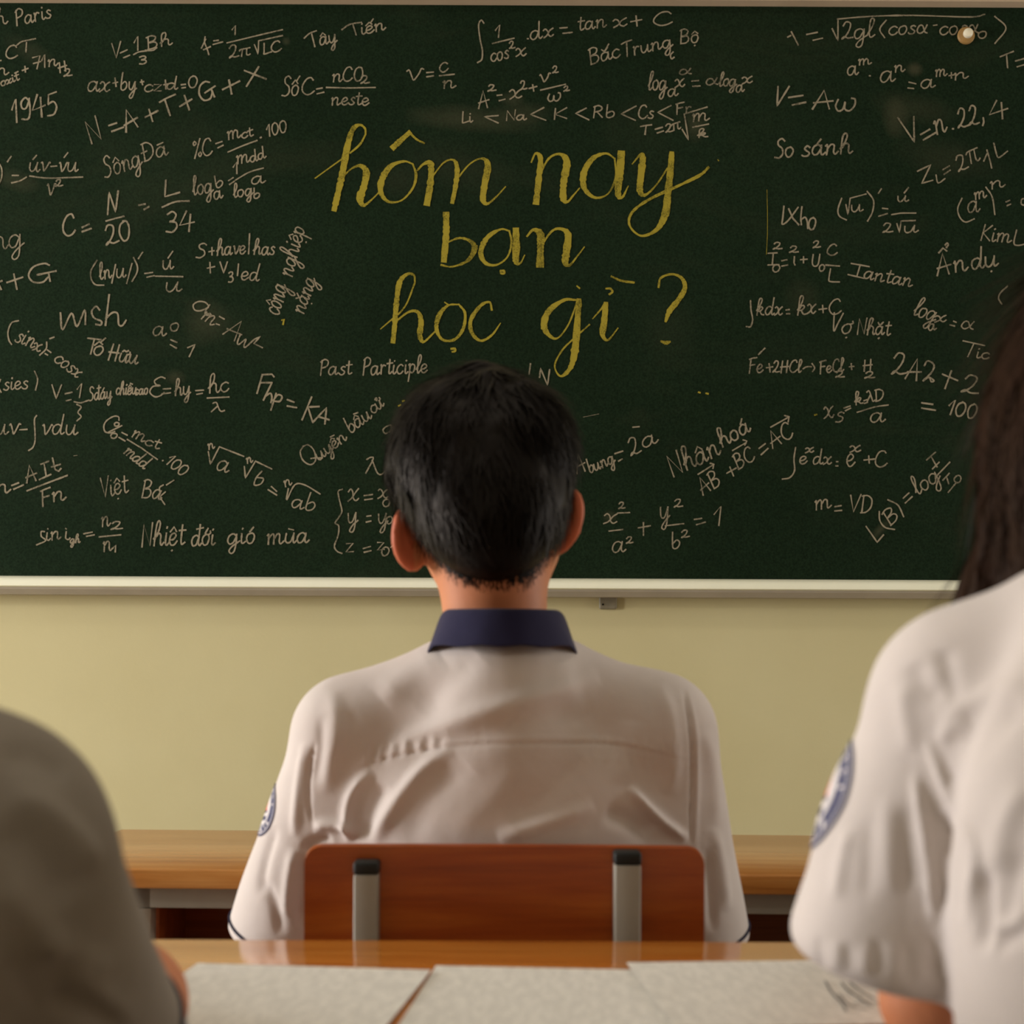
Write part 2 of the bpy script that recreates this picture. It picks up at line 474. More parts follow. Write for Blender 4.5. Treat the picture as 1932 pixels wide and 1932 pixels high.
# ------------------------------------------------------------------ chalk handwriting
G = {
'a': (6, "4.2,4 2.8,5 1,4.2 .3,2 1.2,.2 2.8,.7 4.2,3.6|4.3,4.8 4.1,1.4 4.8,.1 6,1.2"),
'b': (5.4, "1,10 .8,5 .9,1 2.2,0 4,1.2 4.4,3.6 3,5 1,3.4"),
'c': (4.8, "4.2,4.2 2.8,5 1,3.9 .4,1.8 1.6,.1 3.2,.3 4.4,1.5"),
'd': (6, "4.2,4 2.8,5 1,4.2 .3,2 1.2,.2 2.8,.7 4.2,3.6|4.7,10 4.3,4 4.2,1.2 4.9,.1 6,1"),
'đ': (6, "4.2,4 2.8,5 1,4.2 .3,2 1.2,.2 2.8,.7 4.2,3.6|4.7,10 4.3,4 4.2,1.2 4.9,.1 6,1|!2.8,7.9 6.4,8.3"),
'e': (4.8, ".4,2.2 2.4,2.5 3.8,3.8 2.6,5 1,4.1 .4,2 1.4,.2 3,.2 4.6,1.6"),
'f': (4, "4.2,8.6 3.2,10 2,8.8 1.8,4 1.4,-2 .8,-4|!.2,4.6 3.8,5"),
'g': (6, "4.2,4 2.8,5 1,4.2 .3,2 1.2,.2 2.8,.7 4.2,3.6|4.4,4.8 4.2,0 3.6,-3.6 2.2,-4.6 1.2,-3.2 2.8,-1 6,1.4"),
'h': (6, ".2,2.6 2.4,5.6 3.2,9 2.2,10 1.3,8.4 1,4 .8,0|.9,2.6 2.6,4.9 4,4.2 4.1,1.2 4.8,.1 6,1.2"),
'i': (2.8, ".9,4.9 .8,1.2 1.5,.1 2.8,1.1|!1,7.1 1.25,7.5"),
'ı': (2.8, ".9,4.9 .8,1.2 1.5,.1 2.8,1.1"),
'k': (5.4, ".2,2.6 2.2,6 3,9 2,10 1.2,8.4 1,4 .8,0|.9,2.4 2.8,4.9 3.8,4 2.8,2.6 1.1,2.3|2.2,2.5 3.6,.4 5,.3"),
'l': (3, ".1,2 2.1,6 2.7,9 1.8,10 1,8 .9,1.6 1.6,.1 3,1.2"),
'm': (8.4, ".3,4.2 .9,5 1,3 .9,0|1,2.8 2.4,5 3.4,4.4 3.4,0|3.5,2.8 5,5 6.2,4.3 6.2,1.2 6.9,.1 8.4,1.4"),
'n': (6, ".3,4.2 .9,5 1,3 .9,0|1,2.8 2.6,5 3.9,4.3 3.9,1.2 4.6,.1 6,1.4"),
'o': (5, "2.8,5 1,4.3 .4,2.2 1.4,.1 3.2,.4 4.2,2.8 3.6,4.6 2.4,5"),
'p': (5.4, ".4,4.4 1.1,5 1,0 .8,-4.5|1,3.4 2.6,5 4.2,4 4,1.4 2.4,.1 1,1.2"),
'r': (4.4, ".6,4.8 .9,5 .9,0|.9,2.8 2.2,5 3.6,4.6"),
's': (4.2, "3.6,4.4 2.4,5 1.3,4 2.2,2.8 3.4,1.6 2.6,.2 1,.2 .3,.9"),
't': (4, "1.8,8 1.6,2 2.2,.1 3.8,.9|!.2,5.6 3.8,5.9"),
'u': (6, ".5,4.9 .5,1.6 1.6,.1 3,1 4.1,4|4.2,4.9 4.1,1.2 4.8,.1 6,1.2"),
'v': (5, ".3,4.6 .9,4.9 1.6,1.8 2.2,.1 3.6,2.6 4.4,4.9 5,4.6"),
'w': (7, ".3,4.9 .8,1 1.8,.1 3.4,3.8 3.8,.8 4.8,.1 6.4,4.9"),
'x': (5, ".3,4.2 1.2,5 2.2,3.8 2.6,1.2 3.6,.1 4.8,1|4.6,4.8 3.2,3.6 1.8,1.2 .3,.1"),
'y': (5.4, ".5,4.9 .6,1.6 1.7,.2 3,1.2 4.1,4.2|4.3,4.9 4.1,0 3.5,-3.4 2.2,-4.6 1.3,-3.4 3,-1 5.4,1"),
'z': (4.6, "!.5,4.8 4,4.8 .5,.2 4.3,.3"),
'A': (6.6, "!.2,0 2.8,9.6 5.2,0|!.2,3.2 6,4.2"),
'B': (6, "!1,9.4 .8,0|.2,8.8 2.4,9.7 4.4,8.4 3.8,6 1.2,4.9 4,4.6 5,2.4 3.6,.3 .6,0"),
'C': (6.2, "5.2,7.8 4.2,9.4 2.2,8.8 .6,5.6 .6,2.4 2.2,.2 4.2,.4 5.8,2"),
'D': (6.2, "!1,9.4 1,0|.2,9 3,9.2 5.2,7 5,3 3,.4 .4,0"),
'Đ': (6.2, "!1,9.4 1,0|.2,9 3,9.2 5.2,7 5,3 3,.4 .4,0|!-.3,4.6 2.6,4.9"),
'F': (5.6, "!1.3,9 .9,0|.4,8.6 2.6,9.2 5.4,9.6|!1,5 4.4,5.4"),
'G': (6.6, "5.2,8.2 3.8,9.5 1.6,8.4 .5,4.6 1.4,1 3.6,.2 5,2.4|!2.4,4.2 6.8,5|!5,4.6 5.4,.2"),
'H': (6.6, "!1.4,9.4 1,0|!5,9.6 4.8,0|!.2,4.6 6,5"),
'I': (4.6, "!.6,9.3 4.6,9.3|!2.6,9.3 2.2,.2|!.2,.2 4.2,.2"),
'K': (6, "!1.2,9.4 1,0|!5.2,9.2 1.2,4.4 5.6,.2"),
'L': (5, "1.4,9.5 1,2 .9,.3 2.4,.2 5,.9"),
'N': (6.8, "!1,0 1,9.2 5.4,.2 5.8,9.8"),
'O': (6, "3,9.4 1,8 .5,4 1.8,.3 4.2,.8 5.3,5 4.4,8.6 2.6,9.4"),
'P': (5.4, "!1.2,9.2 .8,0|.4,8.2 2.6,9.8 4.8,8.4 4.2,5.6 1.2,4.4"),
'Q': (6.6, "3,9.4 1,8 .5,4 1.8,.3 4.2,.8 5.3,5 4.4,8.6 2.6,9.4|3,2.6 4.4,1.6 6.4,-.4"),
'R': (6, "!1,9.2 .8,0|.4,8.6 2.6,9.6 4.4,8 3.6,5.6 1,4.8|!2,4.9 5,.2"),
'S': (5.4, "4.8,8.4 3.4,9.7 1.6,8.6 1.8,6.4 3.8,4.6 4,1.8 2.2,.1 .2,.5"),
'T': (6, ".2,8.4 2.6,9.2 6,9.7|!3.2,9.3 2.8,0"),
'U': (6, ".8,9.4 .7,2.6 2.2,.1 4.2,1.6 4.8,9.4"),
'V': (5.4, "!.3,9.2 2.4,.1 5.2,9.6"),
'X': (6, "!.5,9.2 5.4,.4|!5.2,9.6 .6,0"),
'Z': (5.6, "!.6,9 5.2,9.4 .6,.4 5.4,.8"),
'0': (5, "2.6,9.2 1,7.8 .5,4 1.6,.3 3.4,.8 4.3,5 3.6,8.4 2.2,9.2"),
'1': (3.4, "!.4,5.6 2.2,9.6 2,0"),
'2': (5.4, ".8,7.4 2,9.4 3.8,8.4 3.4,5 1.6,1.6 .4,.6 1.4,1.8 3,.6 5.2,.9"),
'3': (5, ".6,8.4 2.4,9.5 4,8 3.2,5.8 1.6,5.1 3.8,4.6 4.4,2.2 2.8,.2 .6,.6"),
'4': (5.8, "!2.8,9.6 .4,3.4 5.8,4.4|!4.2,8 4,0"),
'5': (5.2, "!5,9.6 1.6,9 1.3,5.4|1.3,5.2 3.6,5.8 4.6,3.2 3.2,.5 .6,.4"),
'7': (5, "!.4,8.8 4.4,9.4 2.4,0|!.6,4.4 4.8,5"),
'9': (5, "4,8 2.6,9.4 .8,7.8 1,5.4 2.6,5 4.2,8|4.2,8.8 4.1,3 3,.2 .6,.8"),
'+': (5.4, "!.4,3.8 5,4.4|!2.8,6.6 2.6,1.6"),
'-': (4.4, "!.6,3 3.8,3.2"),
'=': (5.4, "!.6,4.6 4.8,5|!.8,2 5,2.4"),
'<': (6, "!5.4,7.4 .6,3.8 5.4,.6"),
'.': (2, "!.8,.2 1.1,.6"),
',': (2.2, "1.3,1.4 1.1,0 .5,-1.2"),
'(': (3.2, "2.8,10.6 .8,7.4 .6,2.6 2.8,-1.4"),
')': (3.2, ".4,10.6 2.4,7.4 2.6,2.6 .6,-1.4"),
'/': (3, "!2.4,10.4 .8,-1"),
'|': (2, "!1,10.4 .8,-1"),
'π': (6, ".3,4.2 1.4,5 5.8,5.2|!2,5 1.4,0|4.2,5 4,1 4.8,.1 5.8,.8"),
'λ': (5.6, ".6,8.4 1.6,9.4 2.6,8 3.6,2 4.4,.2 5.6,.9|!2.6,5.6 .4,0"),
'α': (5.6, "5.2,5 3.6,1.4 1.8,.1 .5,1.8 1.4,4.6 3,4.4 4.2,1 5.4,.1"),
'ω': (7, "1,4.6 .5,2 1.4,.1 2.8,.8 3.2,3.6 3.4,.8 4.8,.1 6.2,2 6,4.6 5.2,5"),
'ε': (5, "4.8,8.8 3.4,9.6 1.8,8 2.2,6 3.4,5.2 1.4,5 .4,2.4 1.8,.2 3.6,.4 4.8,1.8"),
'%': (5, "1.2,9 .4,8 1,6.8 1.9,8 1.2,9|!4.2,10 .8,-.4|3.9,2.6 3,1.6 3.6,.2 4.6,1.4 3.9,2.6"),
' ': (4, ""),
}
MARK = {'\u0302': "!-1.7,0 .1,1.9 1.6,.1", '\u0306': "-1.6,1.4 -.2,.2 1.6,1.8", '\u0301': "!-.5,0 1.1,2.2", '\u0300': "!-1.4,1.4 1.2,.7",
        '\u0309': "-.5,1.4 .5,2.2 .9,1.2 .1,.2", '\u0303': "-1.6,.4 -.6,1.3 .5,.6 1.6,1.4", '\u0323': "!-.1,0 .25,.2", '\u031b': None, '\u0304': "!-1.4,.9 1.5,1.1"}
import unicodedata

def crom(P, n=7):
    P = np.asarray(P, float)
    if len(P) < 3: return P
    Q = np.vstack([2 * P[0] - P[1], P, 2 * P[-1] - P[-2]])
    out = []
    for i in range(1, len(Q) - 2):
        p0, p1, p2, p3 = Q[i - 1:i + 3]
        for t in np.linspace(0, 1, n, endpoint=False):
            out.append(0.5 * (2 * p1 + (p2 - p0) * t + (2 * p0 - 5 * p1 + 4 * p2 - p3) * t * t + (3 * p1 - p0 - 3 * p2 + p3) * t ** 3))
    out.append(Q[-2])
    return np.array(out)

def parse(s):
    return np.array([[float(q) for q in p.split(',')] for p in s.split()])

def text_strokes(text, x0, y0, x1, y1, H, slant=0.12):
    """handwriting along the baseline (x0,y0)-(x1,y1); H = height of a tall letter, all in board pixels"""
    chars = []
    for ch in text:
        if ch in G: chars.append((ch, []))
        else:
            dd = unicodedata.normalize('NFD', ch)
            chars.append((dd[0], list(dd[1:])))
    adv = sum(G[c][0] for c, _ in chars)
    L = math.hypot(x1 - x0, y1 - y0)
    dx, dy = (x1 - x0) / L, (y1 - y0) / L
    sx, sy = L / adv, H / 10.0
    res, cur = [], 0.0
    for c, marks in chars:
        w, st = G[c]
        top = 5.6 if c.islower() or c == 'ı' else 10.4
        if any(m != '\u0323' and m != '\u031b' for m in marks) and c == 'i': st = G['ı'][1]
        parts = [q for q in st.split('|') if q]
        polys = []
        for q in parts:
            sm = not q.startswith('!')
            P = parse(q.lstrip('!'))
            polys.append((P, sm))
        cx = w * 0.45
        lvl = top
        for m in marks:
            if m == '\u031b':
                polys.append((np.array([[w * .72, 4.6], [w * .95, 5.3], [w * .92, 6.3]]), True)); continue
            q = MARK[m]
            P = parse(q.lstrip('!'))
            if m == '\u0323': P = P + [cx, -2.2]
            else:
                P = P + [cx + (1.4 if lvl > top else 0), lvl]
                lvl += 1.5 if m in '\u0302\u0306' else 0
            polys.append((P, not q.startswith('!')))
        jit = rng.normal(0, 0.12, 2)
        for P, sm in polys:
            P = P + jit + rng.normal(0, 0.07, P.shape)
            X = (cur + P[:, 0]) * sx + P[:, 1] * slant * sy
            Y = P[:, 1] * sy
            pts = np.column_stack([x0 + dx * X + dy * Y, y0 + dy * X - dx * Y])
            res.append(crom(pts, 6) if sm else pts)
        cur += w
    return res

def raw(s, smooth=True):
    out = []
    for q in s.split(';'):
        P = parse(q.strip())
        out.append(crom(P, 6) if smooth and len(P) > 2 else P)
    return out

_lift = [0]
def ribbon(mb, pts, wid, d0=BOARD_Y):
    """flat chalk stroke lying on the board; pts in pixels, wid scalar or per point, px"""
    P = np.asarray(pts, float)
    # resample long straight runs for a slightly uneven edge
    seg = np.hypot(*np.diff(P, axis=0).T)
    keep = np.r_[True, seg > 1e-3]
    P = P[keep]
    wid = np.broadcast_to(np.asarray(wid, float), (len(keep),))[keep]
    if len(P) < 2: return
    T = np.gradient(P, axis=0)
    T /= np.maximum(np.hypot(T[:, 0], T[:, 1])[:, None], 1e-6)
    Nn = np.column_stack([-T[:, 1], T[:, 0]])
    w = wid * (1 + rng.normal(0, 0.10, len(P))) / 2
    P = P.copy(); P[0] -= T[0] * w[0] * .7; P[-1] += T[-1] * w[-1] * .7
    _lift[0] = (_lift[0] + 1) % 7
    d = d0 - 0.0006 - 0.00006 * _lift[0]
    A, B = P + Nn * w[:, None], P - Nn * w[:, None]
    n = len(P)
    ds = d - np.linspace(0, .0002, n)
    mb.add([W(u, v, q) for (u, v), q in zip(A, ds)] + [W(u, v, q) for (u, v), q in zip(B, ds)], [(i, i + 1, n + i + 1, n + i) for i in range(n - 1)])

INS = []
def ins(label, *items, w=3.0):
    INS.append((label, items, w))
T = lambda *a: ('T',) + a
S = lambda s: ('S', s)
L = lambda s: ('L', s)
ins('h Paris', T('h', -12, 50, 16, 44, 34), T('Paris', 30, 49, 99, 33, 31))
ins('CT', T('C', 9, 112, 34, 110, 26), S('31,86 40,79 52,76 67,73'), L('50,80 49,98'), L('-4,115 2,114'))
ins('n oxit + 71 nH2', T('n', -8, 143, 17, 140, 26), T('oxit', 2, 163, 38, 150, 17), L('42,133 53,129;47,125 48,136;28,138 34,135'), T('71n', 62, 131, 110, 123, 25), T('H', 111, 138, 129, 133, 20), T('2', 119, 145, 136, 143, 15))
ins('1945', T('1945', 24, 233, 110, 215, 45), w=3.8)
ins('V = 1/3 Bh', T('V', 211, 111, 230, 108, 31), L('227,100 240,94;233,109 245,104'), T('1', 252, 96, 266, 94, 27), S('252,103 262,98 276,96;274,95 288,95 296,90'), T('3', 260, 122, 277, 121, 16), T('Bh', 277, 94, 325, 84, 25))
ins('ax + by + cz + d = 0', T('ax', 164, 173, 208, 172, 38), L('213,157 222,155;217,147 219,163'), T('by', 226, 171, 257, 170, 33), L('265,155 271,154;267,151 269,160'), T('cz', 270, 173, 306, 172, 26), L('309,160 318,158;312,151 313,168'), T('d', 314, 169, 336, 168, 24), L('342,160 350,159;343,166 350,165'), T('0', 353, 166, 374, 165, 24))
ins('N = A + T + G + X', T('N', 170, 274, 197, 262, 46), L('205,237 220,232;211,248 233,240'), T('A', 238, 249, 267, 236, 40), L('274,221 298,209;281,206 288,229'), S('301,193 313,186 331,178'), L('311,188 321,218'), L('339,201 362,187;348,180 357,207'), T('G', 379, 195, 411, 180, 36), L('420,169 452,153;432,151 437,177'), L('461,133 502,149;488,126 465,163'), w=3.8)
ins('quotient rule fraction', S('-3,306 3,318 3,335 -2,348'), L('14,305 21,295'), L('23,331 35,331'), S('22,345 38,341 50,334'), T('uv-vu', 53, 324, 148, 324, 34), L('62,301 69,293;121,297 128,288'), S('56,332 90,336 156,334'), T('v', 88, 369, 105, 367, 42), T('2', 104, 353, 119, 351, 14))
ins('Sông Đà', T('Sông', 198, 335, 270, 312, 40), T('Đā', 270, 306, 318, 292, 36))
ins('%C = mct/mdd . 100', T('%C', 365, 298, 403, 291, 34), L('407,271 419,267;411,279 421,274'), T('m', 429, 264, 455, 259, 30), T('ct', 455, 262, 479, 256, 20), S('430,287 458,275 485,265'), L('491,260 493,259'), T('100', 502, 258, 543, 249, 24), T('m', 446, 309, 472, 305, 30), T('dd', 472, 307, 502, 298, 22))
ins('log change of base', T('log', 364, 369, 403, 362, 36), T('a', 404, 378, 421, 373, 30), T('b', 406, 356, 424, 350, 23), L('431,341 440,335;433,348 442,342'), T('1', 438, 329, 452, 327, 23), S('444,340 470,325 497,317'), T('a', 474, 349, 501, 344, 28), T('log', 440, 373, 478, 367, 26), T('b', 477, 375, 492, 373, 20))
ins('f = 1/(2π√LC)', S('387,69 386,80 391,93 394,103'), L('380,91 388,74'), L('384,94 397,88'), L('403,77 412,76;402,84 420,79'), T('1', 438, 67, 450, 65, 18), S('428,81 490,66 533,56'), T('2π', 432, 111, 474, 103, 26), L('480,84 487,102 488,77 533,67'), T('LC', 494, 103, 533, 96, 21))
ins('Tây Tiến', S('574,72 584,63 597,58'), L('588,64 594,88'), T('ây', 603, 86, 636, 79, 30), S('645,56 660,46 682,42'), L('666,47 672,66'), T('iến', 680, 66, 728, 56, 27))
ins('Số C = nCO2/neste', T('Số', 532, 182, 566, 179, 38), T('C', 568, 180, 594, 178, 34), L('597,168 608,166;598,177 611,174'), T('nCO', 626, 155, 686, 152, 28), T('2', 679, 159, 697, 157, 16), L('616,165 660,166 708,165'), T('neste', 624, 198, 697, 198, 28))
ins('v = c/n', T('v', 767, 154, 800, 150, 40), L('805,137 818,136;805,145 818,143'), T('c', 828, 137, 847, 135, 36), L('829,143 857,140'), T('n', 833, 167, 859, 166, 28))
ins('∫ 1/cos²x dx = tan x + C', S('913,44 908,38 903,48 906,75 910,95 909,112 901,118'), T('1', 932, 71, 947, 70, 24), L('929,82 970,72'), T('cos', 926, 117, 962, 109, 30), T('2', 960, 93, 972, 91, 15), T('x', 972, 107, 993, 104, 30), L('995,73 997,73'), T('dx', 1000, 76, 1045, 68, 32), L('1056,53 1070,52;1062,63 1080,61'), T('tan', 1090, 58, 1144, 52, 30), T('x', 1155, 53, 1184, 48, 30), L('1190,41 1211,37;1200,30 1202,49'), T('C', 1229, 50, 1270, 47, 27))
ins('Bắc Trung Bộ', T('Bắc', 1113, 122, 1172, 107, 31), T('Trung', 1174, 108, 1270, 88, 29), S('1270,98 1265,104 1267,111 1272,108'), T('Bộ', 1282, 83, 1320, 79, 28))
ins('A² = x² + v²/ω²', T('A', 902, 205, 924, 202, 33), T('2', 919, 173, 937, 171, 13), L('938,180 947,179;942,190 953,187'), T('x', 960, 188, 985, 185, 34), T('2', 982, 171, 995, 168, 18), L('998,167 1013,163;1005,160 1007,172'), T('v', 1017, 157, 1039, 153, 30), T('2', 1042, 139, 1054, 137, 14), L('1020,170 1067,159'), T('ω', 1031, 192, 1060, 190, 30), T('2', 1063, 173, 1075, 171, 10))
ins('Li < Na < K < Rb < Cs < Fr', T('Li', 870, 233, 893, 230, 22), L('940,218 914,220 940,232'), T('Na', 952, 228, 993, 226, 20), L('1026,203 1001,216 1030,227'), T('K', 1041, 226, 1072, 224, 22), L('1106,204 1086,214 1111,226'), T('Rb', 1117, 223, 1162, 221, 24), L('1200,200 1172,215 1199,227'), T('Cs', 1204, 226, 1235, 222, 27), L('1266,199 1241,212 1270,227'), T('Fr', 1275, 216, 1306, 212, 22))
ins('log x^α = α log x', T('log', 1222, 170, 1258, 170, 36), T('a', 1259, 182, 1279, 179, 28), T('x', 1274, 166, 1294, 163, 30), T('α', 1280, 142, 1305, 139, 21), L('1305,153 1318,152;1307,163 1321,162'), T('α', 1331, 161, 1356, 159, 25), T('log', 1356, 162, 1390, 163, 27), T('a', 1388, 175, 1404, 172, 26), T('x', 1399, 159, 1420, 156, 25))
ins('T = 2π√(m/k)', T('T', 1207, 254, 1228, 253, 18), L('1236,244 1250,240;1240,251 1252,247'), T('2', 1254, 251, 1270, 248, 17), T('π', 1268, 247, 1286, 242, 24), L('1287,244 1299,264 1291,215 1334,202'), T('m', 1304, 230, 1337, 227, 28), L('1307,240 1337,234'), T('k', 1316, 260, 1338, 258, 16))
ins('v = √(2gl(cosα − cosα0))', L('1493,60 1500,73 1506,85;1486,70 1492,67'), L('1522,65 1542,61;1534,76 1552,72'), S('1580,36 1640,31 1720,29 1830,32 1858,27'), L('1570,54 1581,77 1581,36'), T('2gl', 1587, 76, 1650, 70, 36), S('1672,38 1660,55 1669,71'), T('cosα', 1675, 66, 1750, 62, 32), L('1761,48 1768,47'), T('cosα', 1772, 66, 1846, 62, 31), T('0', 1844, 73, 1864, 71, 14), S('1877,31 1898,53 1877,82'))
ins('a^m . a^n = a^(m+n)', T('a', 1598, 143, 1620, 141, 34), T('m', 1619, 123, 1644, 121, 22), L('1640,143 1642,143'), T('a', 1661, 156, 1690, 153, 42), T('n', 1687, 137, 1708, 135, 24), L('1715,155 1728,158;1713,166 1724,167'), T('a', 1736, 167, 1764, 164, 32), T('m', 1764, 145, 1787, 143, 25), L('1790,143 1800,141;1795,137 1795,147'), T('n', 1799, 151, 1827, 147, 24))
ins('V = Aω', L('1468,163 1466,200 1489,163'), L('1488,184 1515,180;1495,198 1520,193'), T('A', 1531, 205, 1573, 205, 37), T('ω', 1572, 210, 1616, 209, 48), w=3.8)
ins('So sánh', T('So', 1461, 299, 1499, 296, 37), T('sánh', 1512, 295, 1608, 289, 38), w=3.6)
ins('V = n . 22,4', L('1694,222 1725,268 1724,220'), L('1737,254 1754,244;1742,264 1766,250'), T('n', 1766, 254, 1789, 247, 52), L('1797,243 1799,243'), T('22', 1806, 244, 1848, 235, 40), S('1855,222 1856,230 1854,237'), T('4', 1864, 230, 1902, 222, 38), w=3.6)
ins('ZL = 2πfL', L('1731,323 1756,311 1739,346 1760,340'), S('1766,330 1770,345 1783,337'), L('1779,320 1791,313;1781,329 1793,321'), T('2', 1808, 326, 1830, 316, 32), T('π', 1826, 312, 1850, 302, 46), S('1862,283 1867,300 1871,317'), L('1856,304 1862,290'), S('1875,270 1880,290 1885,297 1901,285'))
ins('T =', L('1887,107 1912,97;1899,102 1901,128;1916,115 1934,110;1919,126 1936,121'))
ins('Who', S('1479,389 1477,410 1476,423 1487,416 1506,391'), L('1488,394 1496,412 1507,424'), S('1513,390 1511,410 1512,424'), S('1512,414 1519,410 1523,418 1524,431'), T('o', 1524, 434, 1541, 433, 44), w=3.4)
ins('(√u) = u/(2√u)', S('1588,374 1581,395 1584,408 1597,415'), L('1596,386 1600,405 1604,374 1634,366'), T('u', 1604, 401, 1628, 399, 27), S('1636,361 1648,378 1646,400 1637,417'), L('1657,365 1663,356'), L('1665,393 1675,394;1658,408 1674,403'), T('u', 1692, 381, 1714, 380, 22), L('1706,364 1714,354'), L('1682,405 1700,402 1728,402'), T('2', 1664, 440, 1686, 438, 19), L('1692,422 1697,438 1700,417 1727,416'), T('u', 1704, 440, 1733, 438, 26))
ins('(a^m)^n', S('1815,374 1807,393 1811,410 1822,419 1838,413'), T('a', 1826, 402, 1850, 399, 42), T('m', 1838, 378, 1862, 373, 26), S('1860,353 1872,372 1877,405'), T('n', 1869, 357, 1898, 352, 26), L('1898,381 1905,378;1900,388 1907,385'), S('1936,374 1928,376 1927,385 1936,388'))
ins('Kim L', T('Kim', 1847, 453, 1907, 459, 32), S('1918,434 1913,458 1920,463 1936,460'))
ins('I0² = i² + U0² C/L', T('2', 1457, 471, 1476, 470, 14), L('1449,478 1466,477;1459,478 1457,500;1449,500 1470,499'), T('0', 1456, 514, 1473, 513, 15), L('1475,492 1485,490;1475,502 1486,500'), L('1499,484 1498,496 1500,500'), T('2', 1488, 477, 1507, 476, 13), L('1510,490 1523,489;1516,484 1516,496'), T('U', 1530, 503, 1549, 502, 24), T('2', 1533, 469, 1549, 467, 14), T('0', 1544, 512, 1557, 511, 13), T('C', 1559, 483, 1581, 481, 22), L('1558,500 1584,502'), S('1567,507 1564,525 1566,531 1584,532'))
ins('Iantan', L('1606,497 1640,503;1623,500 1617,520;1600,518 1630,525'), T('antan', 1628, 525, 1720, 542, 30))
ins('Ẩn dụ', T('Ẩn', 1768, 519, 1826, 509, 41), T('dụ', 1832, 509, 1884, 501, 40), w=3.7)
ins('∫ k dx = kx + C', S('1416,567 1417,585 1420,603 1416,616 1408,616'), T('kdx', 1426, 595, 1476, 594, 32), L('1483,585 1489,584;1484,592 1490,592'), T('kx', 1503, 594, 1540, 592, 36), L('1545,584 1560,582;1552,576 1553,590'), T('C', 1562, 594, 1588, 592, 30))
ins('Vợ Nhặt', S('1574,590 1573,624 1580,612 1591,591'), T('ợ', 1587, 630, 1610, 629, 36), T('Nhặt', 1614, 631, 1680, 632, 32))
ins('log x = α', T('log', 1721, 593, 1763, 608, 38), T('a', 1751, 624, 1766, 622, 24), T('x', 1762, 609, 1786, 607, 24), L('1799,606 1804,608;1792,613 1801,615'), T('α', 1811, 620, 1837, 622, 30))
ins('Fe + 2HCl → FeCl2 + H2', L('1431,669 1443,657'), T('Fe', 1411, 704, 1439, 703, 31), L('1446,694 1458,692;1451,686 1453,702'), T('2HCl', 1457, 704, 1512, 702, 24), S('1515,696 1522,692 1531,692'), S('1532,686 1537,694 1533,701'), T('FeCl', 1546, 705, 1592, 700, 25), T('2', 1575, 713, 1594, 712, 13), L('1602,692 1611,691;1606,686 1607,697'), T('H', 1627, 701, 1647, 699, 22), T('2', 1630, 714, 1652, 713, 13))
ins('2AZ + 2 = 100', T('2', 1679, 709, 1711, 708, 44), T('A', 1707, 714, 1735, 719, 42), S('1744,690 1750,681 1762,688 1758,702 1741,719 1752,712 1762,718 1757,720 1754,712'), L('1778,706 1807,718;1795,700 1783,733'), T('2', 1810, 742, 1846, 746, 38), L('1739,760 1760,763;1739,770 1765,774'), T('100', 1784, 781, 1842, 791, 30), w=3.7)
ins('Tic', L('1817,643 1858,652;1838,647 1826,673'), T('ic', 1840, 675, 1866, 678, 24))
ins('bracket by the hair', S('1901,540 1888,552 1884,563 1890,574'))
ins('Abung = 2a', T('A', 1088, 894, 1108, 888, 37), T('bung', 1112, 894, 1161, 872, 27), L('1160,856 1175,851;1167,870 1174,866'), T('2', 1190, 862, 1212, 853, 36), T('a', 1213, 846, 1243, 833, 36), L('1194,806 1206,805'))
ins('Nhân hoá', T('Nhân', 1268, 902, 1362, 856, 44), T('hoá', 1362, 845, 1418, 812, 36), w=3.6)
ins('vector sum AB + BC = AC', T('AB', 1326, 935, 1362, 913, 33), L('1317,895 1347,876;1340,874 1347,876 1345,884'), L('1371,893 1389,883;1377,881 1384,898'), T('BC', 1392, 886, 1427, 866, 30), L('1382,850 1406,836;1402,830 1409,832 1405,840'), L('1432,846 1444,837;1436,858 1449,846'), T('AC', 1458, 846, 1500, 822, 33), L('1454,806 1488,787;1480,784 1489,786 1487,796'))
ins('x²/a² + y²/b² = 1', T('x', 1138, 989, 1165, 988, 38), T('2', 1166, 961, 1180, 959, 13), L('1165,968 1188,967'), L('1149,1002 1175,999'), T('a', 1154, 1043, 1181, 1041, 42), T('2', 1180, 1026, 1195, 1024, 13), L('1204,996 1227,992;1214,986 1214,1010'), T('y', 1245, 980, 1264, 978, 44), T('2', 1271, 958, 1289, 956, 16), L('1255,992 1290,988'), T('b', 1266, 1037, 1285, 1034, 31), T('2', 1284, 1016, 1301, 1013, 15), L('1310,980 1324,978;1314,990 1331,985'), T('1', 1343, 992, 1364, 991, 38), w=2.9)
ins('xs = kλD/a', T('x', 1554, 791, 1575, 787, 44), T('S', 1576, 797, 1594, 795, 19), L('1592,770 1604,766;1595,775 1605,770'), T('k', 1613, 765, 1630, 761, 24), L('1630,756 1636,754;1631,761 1637,759'), T('λD', 1634, 760, 1669, 754, 23), S('1617,778 1650,768 1676,764'), T('a', 1640, 798, 1670, 796, 36))
ins('∫ e^x dx = e^x + C', S('1501,844 1498,866 1499,888 1490,901 1476,904'), T('e', 1508, 876, 1524, 874, 28), T('x', 1519, 854, 1536, 852, 18), T('dx', 1533, 877, 1569, 875, 28), L('1578,871 1581,871;1577,879 1581,879'), T('e', 1597, 881, 1614, 879, 48), T('x', 1603, 854, 1625, 852, 24), L('1630,868 1650,866;1639,860 1640,874'), T('C', 1650, 883, 1676, 880, 32))
ins('m = VD', T('m', 1537, 962, 1569, 958, 34), L('1575,956 1587,954;1575,964 1588,963'), T('VD', 1601, 967, 1646, 967, 35))
